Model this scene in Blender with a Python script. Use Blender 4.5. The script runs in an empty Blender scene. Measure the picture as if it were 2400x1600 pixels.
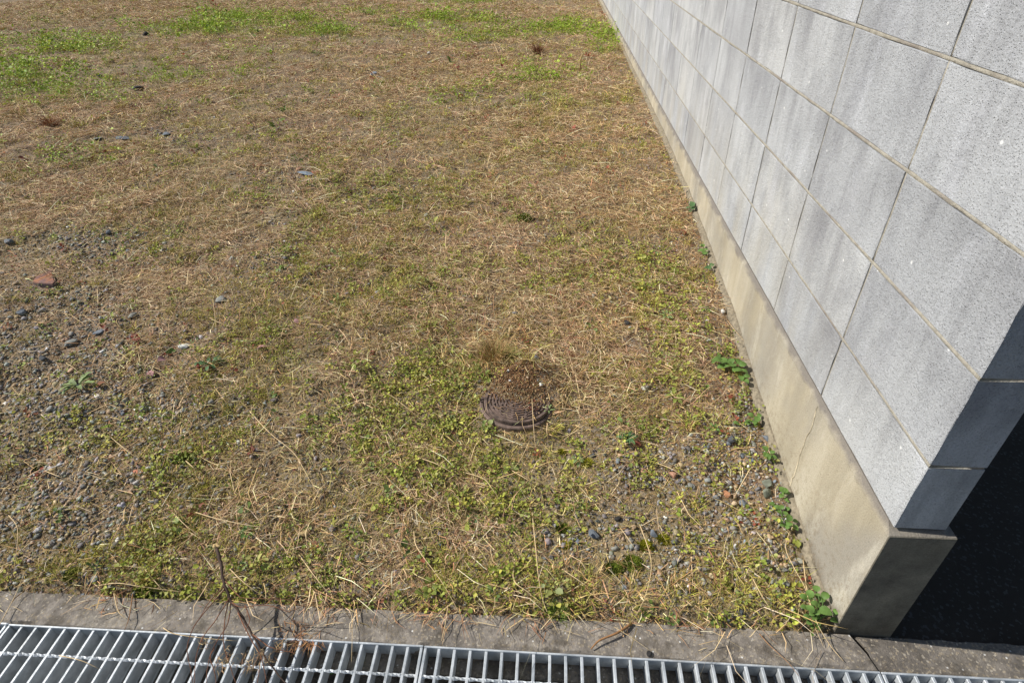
import bpy, bmesh, math, random
import numpy as np
from mathutils import Matrix, Vector

random.seed(7)
rng = np.random.default_rng(11)
scene = bpy.context.scene
C = scene.collection

# ------------------------------------------------------------------ camera
F_PX = 1367.64                                   # focal length in photo pixels (2400 x 1600)
CAM = np.array([-0.69019, -0.76952, 1.01299])
_a, _b, _c = (math.radians(v) for v in (4.50196, 54.21232, -1.42007))
def _rot(a, b, c):
    ca, sa, cb, sb, cc, sc = math.cos(a), math.sin(a), math.cos(b), math.sin(b), math.cos(c), math.sin(c)
    return (np.array([[ca, -sa, 0], [sa, ca, 0], [0, 0, 1]]) @ np.array([[1, 0, 0], [0, cb, -sb], [0, sb, cb]])
            @ np.array([[cc, -sc, 0], [sc, cc, 0], [0, 0, 1]]))
ROT = _rot(_a, _b, _c)
cd = bpy.data.cameras.new('camera')
cam = bpy.data.objects.new('camera', cd)
C.objects.link(cam)
cd.sensor_width = 36.0
cd.lens = F_PX / 2400 * 36
cd.clip_start = 0.02
cd.clip_end = 2000
M4 = Matrix.Identity(4)
for i in range(3):
    for j in range(3):
        M4[i][j] = ROT[i, j]
    M4[i][3] = CAM[i]
cam.matrix_world = M4
scene.camera = cam

# ------------------------------------------------------------------ light
SUN_EL, SUN_A = math.radians(40), math.radians(4.0)     # sun to the left (-x), a touch beyond (+y)
w = bpy.data.worlds.new('World')
scene.world = w
w.use_nodes = True
nt = w.node_tree
nt.nodes.clear()
sky = nt.nodes.new('ShaderNodeTexSky')
sky.sky_type = 'NISHITA'
sky.sun_disc = False
sky.sun_elevation = SUN_EL
sky.sun_rotation = math.radians(-90) + SUN_A
bg = nt.nodes.new('ShaderNodeBackground')
bg.inputs['Strength'].default_value = 0.072
wo = nt.nodes.new('ShaderNodeOutputWorld')
nt.links.new(sky.outputs[0], bg.inputs[0])
nt.links.new(bg.outputs[0], wo.inputs[0])
sd = bpy.data.lights.new('sun', 'SUN')
sd.energy = 4.3
sd.angle = math.radians(0.53)
sd.color = (1.0, 0.965, 0.91)
sun = bpy.data.objects.new('sun', sd)
C.objects.link(sun)
to_sun = Vector((-math.cos(SUN_EL) * math.cos(SUN_A), math.cos(SUN_EL) * math.sin(SUN_A), math.sin(SUN_EL)))
sun.rotation_euler = to_sun.to_track_quat('Z', 'Y').to_euler()
sun.location = to_sun * 20
vs = scene.view_settings
vs.view_transform = 'Standard'
vs.look = 'None'
vs.exposure = 0.30
vs.gamma = 1.0
vs.use_curve_mapping = False
scene.cycles.max_bounces = 5
scene.cycles.diffuse_bounces = 3

# ------------------------------------------------------------------ helpers: colour, noise, ground
def lin(r, g, b):
    f = lambda c: (c / 255 / 12.92) if c <= 10 else ((c / 255 + 0.055) / 1.055) ** 2.4
    return np.array([f(r), f(g), f(b)])

_tab = np.random.default_rng(5).random((256, 256))
def vnoise(x, y, seed=0):
    x = np.asarray(x, float) + seed * 17.31
    y = np.asarray(y, float) + seed * 9.77
    xi = np.floor(x).astype(int); yi = np.floor(y).astype(int)
    fx = x - xi; fy = y - yi
    fx = fx * fx * (3 - 2 * fx); fy = fy * fy * (3 - 2 * fy)
    t = lambda i, j: _tab[i % 256, j % 256]
    return ((t(xi, yi) * (1 - fx) + t(xi + 1, yi) * fx) * (1 - fy) + (t(xi, yi + 1) * (1 - fx) + t(xi + 1, yi + 1) * fx) * fy)
def fbm(x, y, f=1.0, o=4, seed=0):
    s = 0; a = 0.5
    for k in range(o):
        s = s + a * vnoise(np.asarray(x) * f, np.asarray(y) * f, seed + k * 3)
        f *= 2.03; a *= 0.5
    return s / (1 - 0.5 ** o)

KERB_Z = -0.354
GRATE_Y = -0.0967
SOIL_Y = -0.018                                   # the lot's soil begins here, behind the drain's kerb
MH = np.array([-0.79, 0.645])                     # manhole cover centre
_py = np.array([-2, -0.05, 0.1, 0.4, 0.75, 1.1, 1.6, 2.1, 2.8, 3.8, 6, 30, 400])
_pz = np.array([-.345, -.345, -.335, -.298, -.243, -.193, -.143, -.110, -.085, -.068, -.055, -.05, -.05])
def ground_z(x, y):
    x = np.asarray(x, float); y = np.asarray(y, float)
    z = (np.interp(y - .12, _py, _pz) + np.interp(y, _py, _pz) + np.interp(y + .12, _py, _pz)) / 3
    near = np.clip((y + .02) / .25, 0, 1) * np.clip(-x / .12, 0, 1)
    z = z + near * ((fbm(x, y, 1.3, 3, 1) - .5) * .035 + (fbm(x, y, 9, 3, 4) - .5) * .034)
    z = z + (fbm(x, y, 38, 2, 9) - .5) * .007
    rim = np.clip((y - SOIL_Y - .004 + (fbm(x, y, 7, 3, 44) - .5) * .03) / .035, 0, 1)
    z = z * rim + (1 - rim) * (KERB_Z - .012)
    r = np.hypot(x - MH[0], y - MH[1])
    k = np.clip((r - .11) / .07, 0, 1)
    z = z * k + (1 - k) * -.262
    mx = (x - MH[0] - .01) / .12; my = (y - MH[1] - .10) / .085
    z = z + .07 * np.exp(-(mx * mx + my * my)) * (.75 + .5 * fbm(x, y, 22, 2, 3))
    return z

FR = {'V': (0, 0, 2352 / 2400), 'R1': (0, 1200, 2.94), 'R2': (800, 1200, 2.94), 'R3': (1600, 1100, 2.94),
      'R4': (1600, 500, 2.614), 'R5': (1400, 0, 2.352), 'R6': (900, 700, 2.94), 'R7': (0, 600, 2.614), 'R8': (0, 0, 1.68),
      'B': (1700, 980, 5.6), 'K': (1850, 1340, 6.03)}
def direction(u, v, fr='V'):
    ox, oy, s = FR[fr]
    return ROT @ np.array([(ox + u / s - 1200) / F_PX, -(oy + v / s - 800) / F_PX, -1.0])
def at_z(u, v, z, fr='V'):                        # where the line of sight meets the level z
    d = direction(u, v, fr)
    return CAM + (z - CAM[2]) / d[2] * d
def on_ground(u, v, fr='V', lift=0.0):            # where the line of sight meets the lot
    z = -.2
    for _ in range(12):
        p = at_z(u, v, z, fr)
        z = float(ground_z(p[0], p[1])) if p[1] > SOIL_Y else KERB_Z
        z += lift
    p[2] = z
    return p

# ------------------------------------------------------------------ helpers: objects
def tag(o, label=None, cat=None, group=None, kind=None):
    if label: o['label'] = label
    if cat: o['category'] = cat
    if group: o['group'] = group
    if kind: o['kind'] = kind
    return o
def link(name, me, mat=None, parent=None):
    o = bpy.data.objects.new(name, me)
    C.objects.link(o)
    if mat is not None and me is not None and not me.materials:
        me.materials.append(mat)
    if parent is not None:
        o.parent = parent
    return o
def empty(name, loc, rz=0.0):
    o = bpy.data.objects.new(name, None)
    o.empty_display_size = .05
    C.objects.link(o)
    o.location = loc
    o.rotation_euler = (0, 0, rz)
    return o
def pydata(name, v, f, mat=None, parent=None, smooth=False):
    me = bpy.data.meshes.new(name)
    me.from_pydata([tuple(map(float, p)) for p in v], [], f)
    me.update()
    if smooth:
        me.polygons.foreach_set('use_smooth', [True] * len(me.polygons))
    return link(name, me, mat, parent)
def box_data(x0, x1, y0, y1, z0, z1):
    v = [(x0, y0, z0), (x1, y0, z0), (x1, y1, z0), (x0, y1, z0), (x0, y0, z1), (x1, y0, z1), (x1, y1, z1), (x0, y1, z1)]
    f = [(0, 3, 2, 1), (4, 5, 6, 7), (0, 1, 5, 4), (1, 2, 6, 5), (2, 3, 7, 6), (3, 0, 4, 7)]
    return v, f
def big_mesh(name, V, T, col, mat, smooth=False):
    """numpy verts (n,3), triangles (m,3), colour per vertex (n,3)"""
    me = bpy.data.meshes.new(name)
    n, m = len(V), len(T)
    me.vertices.add(n); me.vertices.foreach_set('co', V.astype(np.float32).ravel())
    me.loops.add(3 * m); me.loops.foreach_set('vertex_index', T.astype(np.int32).ravel())
    me.polygons.add(m); me.polygons.foreach_set('loop_start', (np.arange(m) * 3).astype(np.int32))
    if smooth: me.polygons.foreach_set('use_smooth', np.ones(m, bool))
    me.update(calc_edges=True)
    a = me.color_attributes.new('tint', 'FLOAT_COLOR', 'POINT')
    c4 = np.ones((n, 4), np.float32); c4[:, :3] = col
    a.data.foreach_set('color', c4.ravel())
    return link(name, me, mat)
def tube(pts, radii, n=6):
    v = []; f = []
    pts = [Vector(p) for p in pts]
    for i, p in enumerate(pts):
        d = (pts[min(i + 1, len(pts) - 1)] - pts[max(i - 1, 0)]).normalized()
        s = d.cross(Vector((0, 0, 1)))
        s = s.normalized() if s.length > 1e-4 else Vector((1, 0, 0))
        u = s.cross(d)
        for k in range(n):
            t = 2 * math.pi * k / n
            v.append(p + (s * math.cos(t) + u * math.sin(t)) * radii[i])
    for i in range(len(pts) - 1):
        for k in range(n):
            f.append((i * n + k, i * n + (k + 1) % n, (i + 1) * n + (k + 1) % n, (i + 1) * n + k))
    f.append(tuple(range(n - 1, -1, -1)))
    f.append(tuple((len(pts) - 1) * n + k for k in range(n)))
    return v, f
def smooth_path(pts, n=4):
    """Catmull-Rom through the points"""
    p = [np.array(q, float) for q in pts]
    p = [2 * p[0] - p[1]] + p + [2 * p[-1] - p[-2]]
    out = []
    for i in range(1, len(p) - 2):
        for k in range(n):
            t = k / n
            out.append(.5 * (2 * p[i] + (p[i + 1] - p[i - 1]) * t + (2 * p[i - 1] - 5 * p[i] + 4 * p[i + 1] - p[i + 2]) * t * t
                             + (3 * p[i] - p[i - 1] - 3 * p[i + 1] + p[i + 2]) * t ** 3))
    out.append(p[-2])
    return out

# ------------------------------------------------------------------ materials
class NB:
    """small node builder"""
    def __init__(s, name):
        s.m = bpy.data.materials.new(name); s.m.use_nodes = True
        s.t = s.m.node_tree; s.t.nodes.clear()
        s.out = s.t.nodes.new('ShaderNodeOutputMaterial')
        s.b = s.t.nodes.new('ShaderNodeBsdfPrincipled')
        s.t.links.new(s.b.outputs[0], s.out.inputs[0])
        g = s.t.nodes.new('ShaderNodeNewGeometry'); s.pos = g.outputs['Position']; s.nor = g.outputs['Normal']
    def put(s, sock, val):
        if isinstance(val, bpy.types.NodeSocket): s.t.links.new(val, sock)
        elif isinstance(val, (tuple, list, np.ndarray)):
            val = list(val); sock.default_value = val + [1.0] if len(val) == 3 and sock.type == 'RGBA' else val
        else: sock.default_value = val
    def noise(s, scale, detail=4, rough=.55, vec=None, stretch=None, col=False):
        v = vec or s.pos
        if stretch:
            mp = s.t.nodes.new('ShaderNodeMapping'); mp.inputs['Scale'].default_value = stretch
            s.put(mp.inputs['Vector'], v); v = mp.outputs[0]
        n = s.t.nodes.new('ShaderNodeTexNoise'); s.put(n.inputs['Vector'], v)
        n.inputs['Scale'].default_value = scale; n.inputs['Detail'].default_value = detail; n.inputs['Roughness'].default_value = rough
        return n.outputs['Color' if col else 0]
    def voro(s, scale, out='Distance', vec=None, rand=1.0):
        n = s.t.nodes.new('ShaderNodeTexVoronoi'); s.put(n.inputs['Vector'], vec or s.pos); n.inputs['Scale'].default_value = scale
        n.inputs['Randomness'].default_value = rand
        return n.outputs[out]
    def ramp(s, v, stops):
        n = s.t.nodes.new('ShaderNodeValToRGB'); s.put(n.inputs[0], v)
        e = n.color_ramp.elements
        while len(e) < len(stops): e.new(.5)
        for k, (p, c) in enumerate(stops):
            e[k].position = p
            e[k].color = (c, c, c, 1) if not hasattr(c, '__len__') else (*c, 1)
        return n.outputs[0]
    def mix(s, f, a, b, mode='MIX'):
        n = s.t.nodes.new('ShaderNodeMix'); n.data_type = 'RGBA'; n.blend_type = mode
        s.put(n.inputs[0], f); s.put(n.inputs[6], a); s.put(n.inputs[7], b)
        return n.outputs[2]
    def math(s, op, a, b=0.0):
        n = s.t.nodes.new('ShaderNodeMath'); n.operation = op; s.put(n.inputs[0], a); s.put(n.inputs[1], b)
        return n.outputs[0]
    def sep(s, v):
        n = s.t.nodes.new('ShaderNodeSeparateXYZ'); s.put(n.inputs[0], v); return n.outputs
    def attr(s, name):
        n = s.t.nodes.new('ShaderNodeAttribute'); n.attribute_name = name; return n.outputs['Color']
    def rnd(s):
        n = s.t.nodes.new('ShaderNodeObjectInfo'); return n.outputs['Random']
    def bump(s, h, dist, strength=1.0, normal=None):
        n = s.t.nodes.new('ShaderNodeBump'); s.put(n.inputs['Height'], h); n.inputs['Distance'].default_value = dist
        n.inputs['Strength'].default_value = strength
        if normal: s.put(n.inputs['Normal'], normal)
        return n.outputs[0]
    def done(s, col, rough=.9, normal=None, metal=0.0, spec=.3):
        s.put(s.b.inputs['Base Color'], col); s.put(s.b.inputs['Roughness'], rough); s.put(s.b.inputs['Metallic'], metal)
        s.b.inputs['Specular IOR Level'].default_value = spec
        if normal: s.put(s.b.inputs['Normal'], normal)
        return s.m

def mat_tint(name, transl=0.0, rough=.8, bumpy=0.0):
    n = NB(name)
    c = n.attr('tint')
    nb = None
    if bumpy:
        k = n.noise(160, 3, .6)
        c = n.mix(.55, c, n.ramp(k, [(.25, .45), (.75, 1.35)]), 'MULTIPLY')
        nb = n.bump(k, bumpy)
    n.done(c, rough, nb)
    if transl:
        tr = n.t.nodes.new('ShaderNodeBsdfTranslucent'); n.put(tr.inputs[0], c)
        mx = n.t.nodes.new('ShaderNodeMixShader'); mx.inputs[0].default_value = transl
        n.t.links.new(n.b.outputs[0], mx.inputs[1]); n.t.links.new(tr.outputs[0], mx.inputs[2]); n.t.links.new(mx.outputs[0], n.out.inputs[0])
    return n.m
def mat_plain(name, col, rough=.8, var=.25, scale=60, bump=.001, metal=0.0, transl=0.0, spec=.3):
    n = NB(name)
    k = n.noise(scale, 4, .6)
    c = n.mix(var * 2, col, n.ramp(k, [(.3, .35), (.7, 1.25)]), 'MULTIPLY')
    r = n.rnd()
    c = n.mix(.5, c, n.ramp(r, [(0, .75), (1, 1.2)]), 'MULTIPLY')
    n.done(c, rough, n.bump(k, bump) if bump else None, metal, spec)
    if transl:
        tr = n.t.nodes.new('ShaderNodeBsdfTranslucent'); n.put(tr.inputs[0], c)
        mx = n.t.nodes.new('ShaderNodeMixShader'); mx.inputs[0].default_value = transl
        n.t.links.new(n.b.outputs[0], mx.inputs[1]); n.t.links.new(tr.outputs[0], mx.inputs[2]); n.t.links.new(mx.outputs[0], n.out.inputs[0])
    return n.m

def make_soil():
    n = NB('soil')
    big = n.noise(.9, 4, .6); mid = n.noise(9, 5, .65); fine = n.noise(85, 4, .7); vf = n.noise(330, 2, .6)
    c = n.ramp(mid, [(.3, lin(104, 82, 60)), (.5, lin(138, 112, 84)), (.72, lin(168, 142, 110))])
    c = n.mix(n.ramp(big, [(.42, 0), (.62, .5)]), c, lin(134, 126, 84))
    c = n.mix(1.0, c, n.ramp(fine, [(.3, .36), (.5, .95), (.72, 1.55)]), 'MULTIPLY')
    c = n.mix(.8, c, n.ramp(vf, [(.3, .5), (.5, 1.0), (.7, 1.5)]), 'MULTIPLY')
    vc = n.voro(150, 'Color')
    c = n.mix(n.ramp(n.sep(vc)[0], [(.55, 0), (.63, .7)]), c, n.mix(n.sep(vc)[1], lin(118, 118, 116), lin(172, 150, 118)))
    h = n.math('ADD', n.math('MULTIPLY', fine, .6), n.math('MULTIPLY', vf, .3))
    return n.done(c, .95, n.bump(h, .012))
def make_block():
    n = NB('concrete_block')
    r = n.rnd()
    x, y, z = n.sep(n.pos)
    tc = n.t.nodes.new('ShaderNodeTexCoord'); ov = tc.outputs['Object']
    lz = n.sep(ov)[2]
    cmb = n.t.nodes.new('ShaderNodeCombineXYZ'); n.put(cmb.inputs[0], n.math('MULTIPLY', r, 91)); n.put(cmb.inputs[1], n.math('MULTIPLY', r, 57)); n.put(cmb.inputs[2], n.math('MULTIPLY', r, 23))
    va = n.t.nodes.new('ShaderNodeVectorMath'); va.operation = 'ADD'; n.put(va.inputs[0], ov); n.put(va.inputs[1], cmb.outputs[0]); bv = va.outputs[0]
    base = n.ramp(r, [(0, lin(172, 174, 176)), (.3, lin(179, 181, 183)), (.6, lin(185, 187, 188)), (1, lin(192, 193, 192))])
    streak = n.noise(9, 5, .62, vec=bv, stretch=(1, 1, .2))
    streak2 = n.noise(34, 4, .65, vec=bv, stretch=(1, 1, .08))
    cloud = n.noise(4.2, 5, .62, vec=bv)
    hi = n.math('ADD', n.math('MULTIPLY', z, .26), .42)
    top = n.ramp(n.math('ADD', lz, n.math('MULTIPLY', n.math('SUBTRACT', n.noise(14, 4, .6, vec=bv, stretch=(1, 1, .1)), .5), .22)), [(.02, .12), (.17, 1)])
    s = n.math('MULTIPLY', n.math('MULTIPLY', n.ramp(streak, [(.40, 0), (.66, 1)]), hi), top)
    s = n.math('MULTIPLY', s, n.ramp(n.noise(1.5, 3), [(.36, .35), (.6, 1.5)]))
    c = n.mix(n.math('MULTIPLY', s, .78), base, lin(98, 97, 101))
    c = n.mix(n.math('MULTIPLY', n.ramp(streak2, [(.48, 0), (.7, .38)]), n.ramp(cloud, [(.4, .05), (.62, 1)])), c, lin(122, 121, 124))
    c = n.mix(n.ramp(n.noise(7, 5, .65, vec=bv, stretch=(1, 1, .4)), [(.55, 0), (.74, .6)]), c, lin(206, 208, 213))
    c = n.mix(n.ramp(n.noise(6.5, 6, .7, vec=bv, stretch=(1, 1, .6)), [(.48, 0), (.66, .5)]), c, lin(132, 133, 137))
    c = n.mix(n.ramp(n.noise(2.1, 5, .65), [(.5, 0), (.7, .45)]), c, lin(140, 140, 143))
    low = n.math('MULTIPLY', n.ramp(y, [(0, 0), (1, 1)]), n.ramp(z, [(.0, 1), (.42, 0)]))
    c = n.mix(n.math('MULTIPLY', low, n.ramp(n.noise(6, 4, .6, stretch=(1, 1, .2)), [(.4, 0), (.7, .55)])), c, lin(170, 160, 134))
    pit = n.voro(210); g = n.noise(240, 4, .75); g2 = n.noise(75, 3, .6)
    c = n.mix(.75, c, n.ramp(g, [(.3, .66), (.5, 1.0), (.7, 1.22)]), 'MULTIPLY')
    c = n.mix(n.math('MULTIPLY', n.ramp(pit, [(.10, .9), (.2, 0)]), n.ramp(n.noise(120, 2), [(.5, 0), (.56, .75)])), c, lin(96, 96, 98))
    wp = n.voro(16)
    c = n.mix(n.math('MULTIPLY', n.ramp(wp, [(.04, 1), (.065, 0)]), .8), c, lin(236, 236, 232))
    h = n.math('ADD', n.math('MULTIPLY', g, .7), n.math('MULTIPLY', n.ramp(pit, [(.0, 0), (.3, 1)]), .5))
    h = n.math('ADD', h, n.math('MULTIPLY', g2, .8))
    return n.done(c, .93, n.bump(h, .005, .9))
def make_foundation():
    n = NB('foundation_concrete')
    x, y, z = n.sep(n.pos)
    st = n.noise(6, 5, .62, stretch=(1, 1, .22)); cl = n.noise(2.4, 4, .6); g = n.noise(300, 3, .7)
    c = n.ramp(st, [(.3, lin(146, 137, 116)), (.5, lin(174, 164, 142)), (.72, lin(194, 186, 166))])
    c = n.mix(n.ramp(cl, [(.42, 0), (.62, .75)]), c, lin(148, 143, 133))
    c = n.mix(n.ramp(n.noise(11, 5, .7, stretch=(1, 1, .35)), [(.55, 0), (.72, .6)]), c, lin(204, 197, 180))
    edge = n.ramp(n.math('ADD', n.math('ADD', z, .002), n.math('MULTIPLY', n.math('SUBTRACT', n.noise(13, 4), .5), .05)), [(.0, 0), (.016, .85)])
    c = n.mix(edge, c, lin(112, 106, 100))                         # grimy drip edge
    lo = n.ramp(n.math('ADD', n.math('MULTIPLY', z, -1), n.math('MULTIPLY', n.math('SUBTRACT', n.noise(9, 5, .7), .5), .09)), [(.285, 0), (.335, .85)])
    c = n.mix(lo, c, lin(112, 102, 86))
    air = n.voro(55)
    c = n.mix(n.math('MULTIPLY', n.ramp(air, [(.05, .8), (.09, 0)]), n.ramp(n.noise(9, 2), [(.5, 0), (.56, 1)])), c, lin(84, 78, 68))
    sp = n.ramp(n.noise(70, 4, .7), [(.52, 0), (.6, .5)])
    c = n.mix(n.math('MULTIPLY', sp, n.ramp(n.math('MULTIPLY', z, -1), [(.12, .15), (.33, 1)])), c, lin(118, 100, 76))
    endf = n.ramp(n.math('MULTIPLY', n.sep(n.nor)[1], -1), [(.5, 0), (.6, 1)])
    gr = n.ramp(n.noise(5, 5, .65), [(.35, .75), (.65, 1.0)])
    c = n.mix(n.math('MULTIPLY', endf, gr), c, n.ramp(n.noise(7, 5, .7), [(.35, lin(78, 74, 64)), (.6, lin(118, 112, 98)), (.75, lin(140, 136, 124))]))   # the end face is a darker, mottled grey
    c = n.mix(.6, c, n.ramp(g, [(.3, .6), (.5, 1.0), (.7, 1.22)]), 'MULTIPLY')
    return n.done(c, .92, n.bump(n.math('ADD', g, n.math('MULTIPLY', n.noise(60, 3), .5)), .0022, .8))
def make_mortar():
    n = NB('mortar')
    k = n.noise(35, 5, .65); g = n.noise(260, 3, .7)
    c = n.ramp(k, [(.3, lin(136, 130, 118)), (.5, lin(164, 158, 144)), (.75, lin(182, 177, 163))])
    c = n.mix(n.ramp(n.noise(7, 4), [(.5, 0), (.68, .6)]), c, lin(128, 118, 112))
    c = n.mix(.5, c, n.ramp(g, [(.3, .6), (.7, 1.25)]), 'MULTIPLY')
    return n.done(c, .95, n.bump(n.math('ADD', k, g), .003))
def make_kerb(name, tone):
    n = NB(name)
    k = n.noise(5, 5, .65); m = n.noise(40, 4, .65); v = n.voro(230, 'Color'); g = n.noise(420, 2, .6)
    c = n.ramp(k, [(.3, lin(112, 105, 96) * tone), (.52, lin(136, 128, 118) * tone), (.75, lin(152, 144, 131) * tone)])
    c = n.mix(.75, c, n.ramp(m, [(.3, .5), (.7, 1.45)]), 'MULTIPLY')
    c = n.mix(n.ramp(n.sep(v)[0], [(.70, 0), (.82, .55)]), c, n.ramp(n.sep(v)[1], [(0, lin(90, 84, 78)), (.5, lin(164, 148, 120)), (1, lin(196, 186, 168))]))
    wp = n.voro(38)
    c = n.mix(n.ramp(wp, [(.06, .9), (.1, 0)]), c, lin(222, 220, 214))
    c = n.mix(n.ramp(n.noise(11, 4, .7), [(.52, 0), (.62, .6)]), c, lin(86, 78, 66))
    h = n.math('ADD', n.math('MULTIPLY', n.sep(v)[0], .35), n.math('ADD', n.math('MULTIPLY', m, .7), n.math('MULTIPLY', g, .4)))
    return n.done(c, .9, n.bump(h, .004))
def make_asphalt():
    n = NB('asphalt')
    v = n.voro(170, 'Color'); k = n.noise(3, 4); g = n.noise(300, 3, .7)
    c = n.ramp(k, [(.3, (.032, .024, .017)), (.7, (.052, .040, .030))])
    c = n.mix(n.ramp(n.sep(v)[0], [(.86, 0), (.93, .5)]), c, lin(92, 92, 92))
    return n.done(c, .9, n.bump(n.math('ADD', n.sep(v)[1], g), .004))
def make_zinc():
    n = NB('galvanised_steel')
    k = n.noise(22, 4, .6); g = n.voro(90, 'Color'); s = n.noise(9, 4, .65)
    c = n.ramp(k, [(.3, lin(166, 172, 175)), (.6, lin(200, 204, 206)), (.8, lin(218, 220, 220))])
    c = n.mix(.25, c, n.ramp(n.sep(g)[0], [(0, .7), (1, 1.15)]), 'MULTIPLY')
    c = n.mix(n.ramp(s, [(.56, 0), (.7, .45)]), c, lin(126, 124, 118))
    return n.done(c, n.ramp(k, [(.3, .42), (.7, .62)]), n.bump(n.math('ADD', k, n.noise(150, 3)), .0007), .3, .5)

M = {}
M['soil'] = make_soil()
M['block'] = make_block()
M['foundation'] = make_foundation()
M['mortar'] = make_mortar()
M['footing'] = mat_plain('rough_footing', lin(150, 139, 118), .95, .35, 90, .006)
M['kerb'] = make_kerb('drain_concrete', 1.0)
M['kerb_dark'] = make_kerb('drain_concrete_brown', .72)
M['asphalt'] = make_asphalt()
M['zinc'] = make_zinc()
M['crack'] = mat_plain('lime_crack', lin(214, 200, 170), .9, .2, 200, .0005)
M['blade'] = mat_tint('straw', 0, .75)
M['leafstuff'] = mat_tint('small_leaves', .22, .6)
M['gravel'] = mat_tint('gravel', 0, .85, .0035)
M['straw'] = mat_plain('straw_stalk', lin(228, 200, 152), .65, .18, 120, .0003, transl=.1)
M['straw_dark'] = mat_plain('brown_stalk', lin(160, 118, 78), .75, .25, 120, .0005)
M['twig'] = mat_plain('grey_twig', lin(82, 66, 56), .85, .35, 160, .001)
M['twig_red'] = mat_plain('red_brown_twig', lin(134, 92, 68), .8, .3, 160, .0005)
M['leaf'] = mat_plain('weed_leaf', lin(106, 138, 66), .5, .2, 70, .0006, transl=.2, spec=.45)
M['leaf_pale'] = mat_plain('pale_leaf', lin(146, 164, 104), .6, .2, 70, .0006, transl=.2)
M['leaf_dark'] = mat_plain('grey_green_leaf', lin(92, 124, 76), .6, .2, 70, .0006, transl=.15)
M['leaf_yellow'] = mat_plain('yellow_green_leaf', lin(142, 154, 72), .55, .2, 70, .0006, transl=.22)
M['plastic'] = mat_plain('brown_plastic', lin(122, 103, 92), .8, .5, 38, .0008, spec=.4)
M['moss'] = mat_tint('moss', 0, .95)
for nm, c in (('slate', (118, 124, 130)), ('slate_dark', (84, 87, 90)), ('stone_grey', (142, 142, 134)), ('stone_green', (124, 128, 112)),
              ('stone_white', (226, 224, 216)), ('stone_pink', (196, 150, 124)), ('stone_orange', (190, 136, 100)),
              ('stone_tan', (186, 160, 112)), ('stone_black', (50, 48, 46)), ('brick_red', (150, 82, 64)), ('petal', (176, 134, 132)),
              ('blue_grey', (150, 162, 172)), ('dry_brown', (126, 84, 58))):
    M[nm] = mat_plain(nm, lin(*c), .85, .3, 55, .002)

def make_brick():
    n = NB('weathered_brick')
    k = n.noise(28, 5, .65)
    c = n.mix(n.ramp(k, [(.46, 0), (.56, 1)]), lin(160, 108, 78), lin(126, 96, 88))
    c = n.mix(n.ramp(n.noise(60, 4), [(.56, 0), (.64, .7)]), c, lin(92, 76, 72))
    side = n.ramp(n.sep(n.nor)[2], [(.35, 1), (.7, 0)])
    c = n.mix(n.math('MULTIPLY', side, .8), c, lin(92, 86, 90))  # shade on the side faces, put into the brick's colour
    return n.done(c, .85, n.bump(k, .003))
M['brick'] = make_brick()

# ------------------------------------------------------------------ setting: ground, drain, asphalt, road
def grid_mesh(name, xs, ys, zf, mat):
    X, Y = np.meshgrid(xs, ys)
    V = np.stack([X, Y, zf(X, Y)], -1).reshape(-1, 3)
    nx, ny = len(xs), len(ys)
    i = np.arange(nx * ny).reshape(ny, nx)
    q = np.stack([i[:-1, :-1], i[:-1, 1:], i[1:, 1:], i[1:, :-1]], -1).reshape(-1, 4)
    me = bpy.data.meshes.new(name)
    me.vertices.add(len(V)); me.vertices.foreach_set('co', V.astype(np.float32).ravel())
    me.loops.add(4 * len(q)); me.loops.foreach_set('vertex_index', q.astype(np.int32).ravel())
    me.polygons.add(len(q)); me.polygons.foreach_set('loop_start', (np.arange(len(q)) * 4).astype(np.int32))
    me.polygons.foreach_set('use_smooth', np.ones(len(q), bool))
    me.update(calc_edges=True)
    return link(name, me, mat)
xs = np.concatenate([np.linspace(-400, -14, 14)[:-1], np.linspace(-14, -4.2, 90)[:-1], np.linspace(-4.2, 0.03, 290)])
ys = np.concatenate([np.linspace(SOIL_Y, 4.0, 280)[:-1], np.linspace(4.0, 15, 110)[:-1], np.linspace(15, 400, 14)])
tag(grid_mesh('ground', xs, ys, ground_z, M['soil']), 'bare sandy soil of the empty lot', kind='structure')

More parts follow.
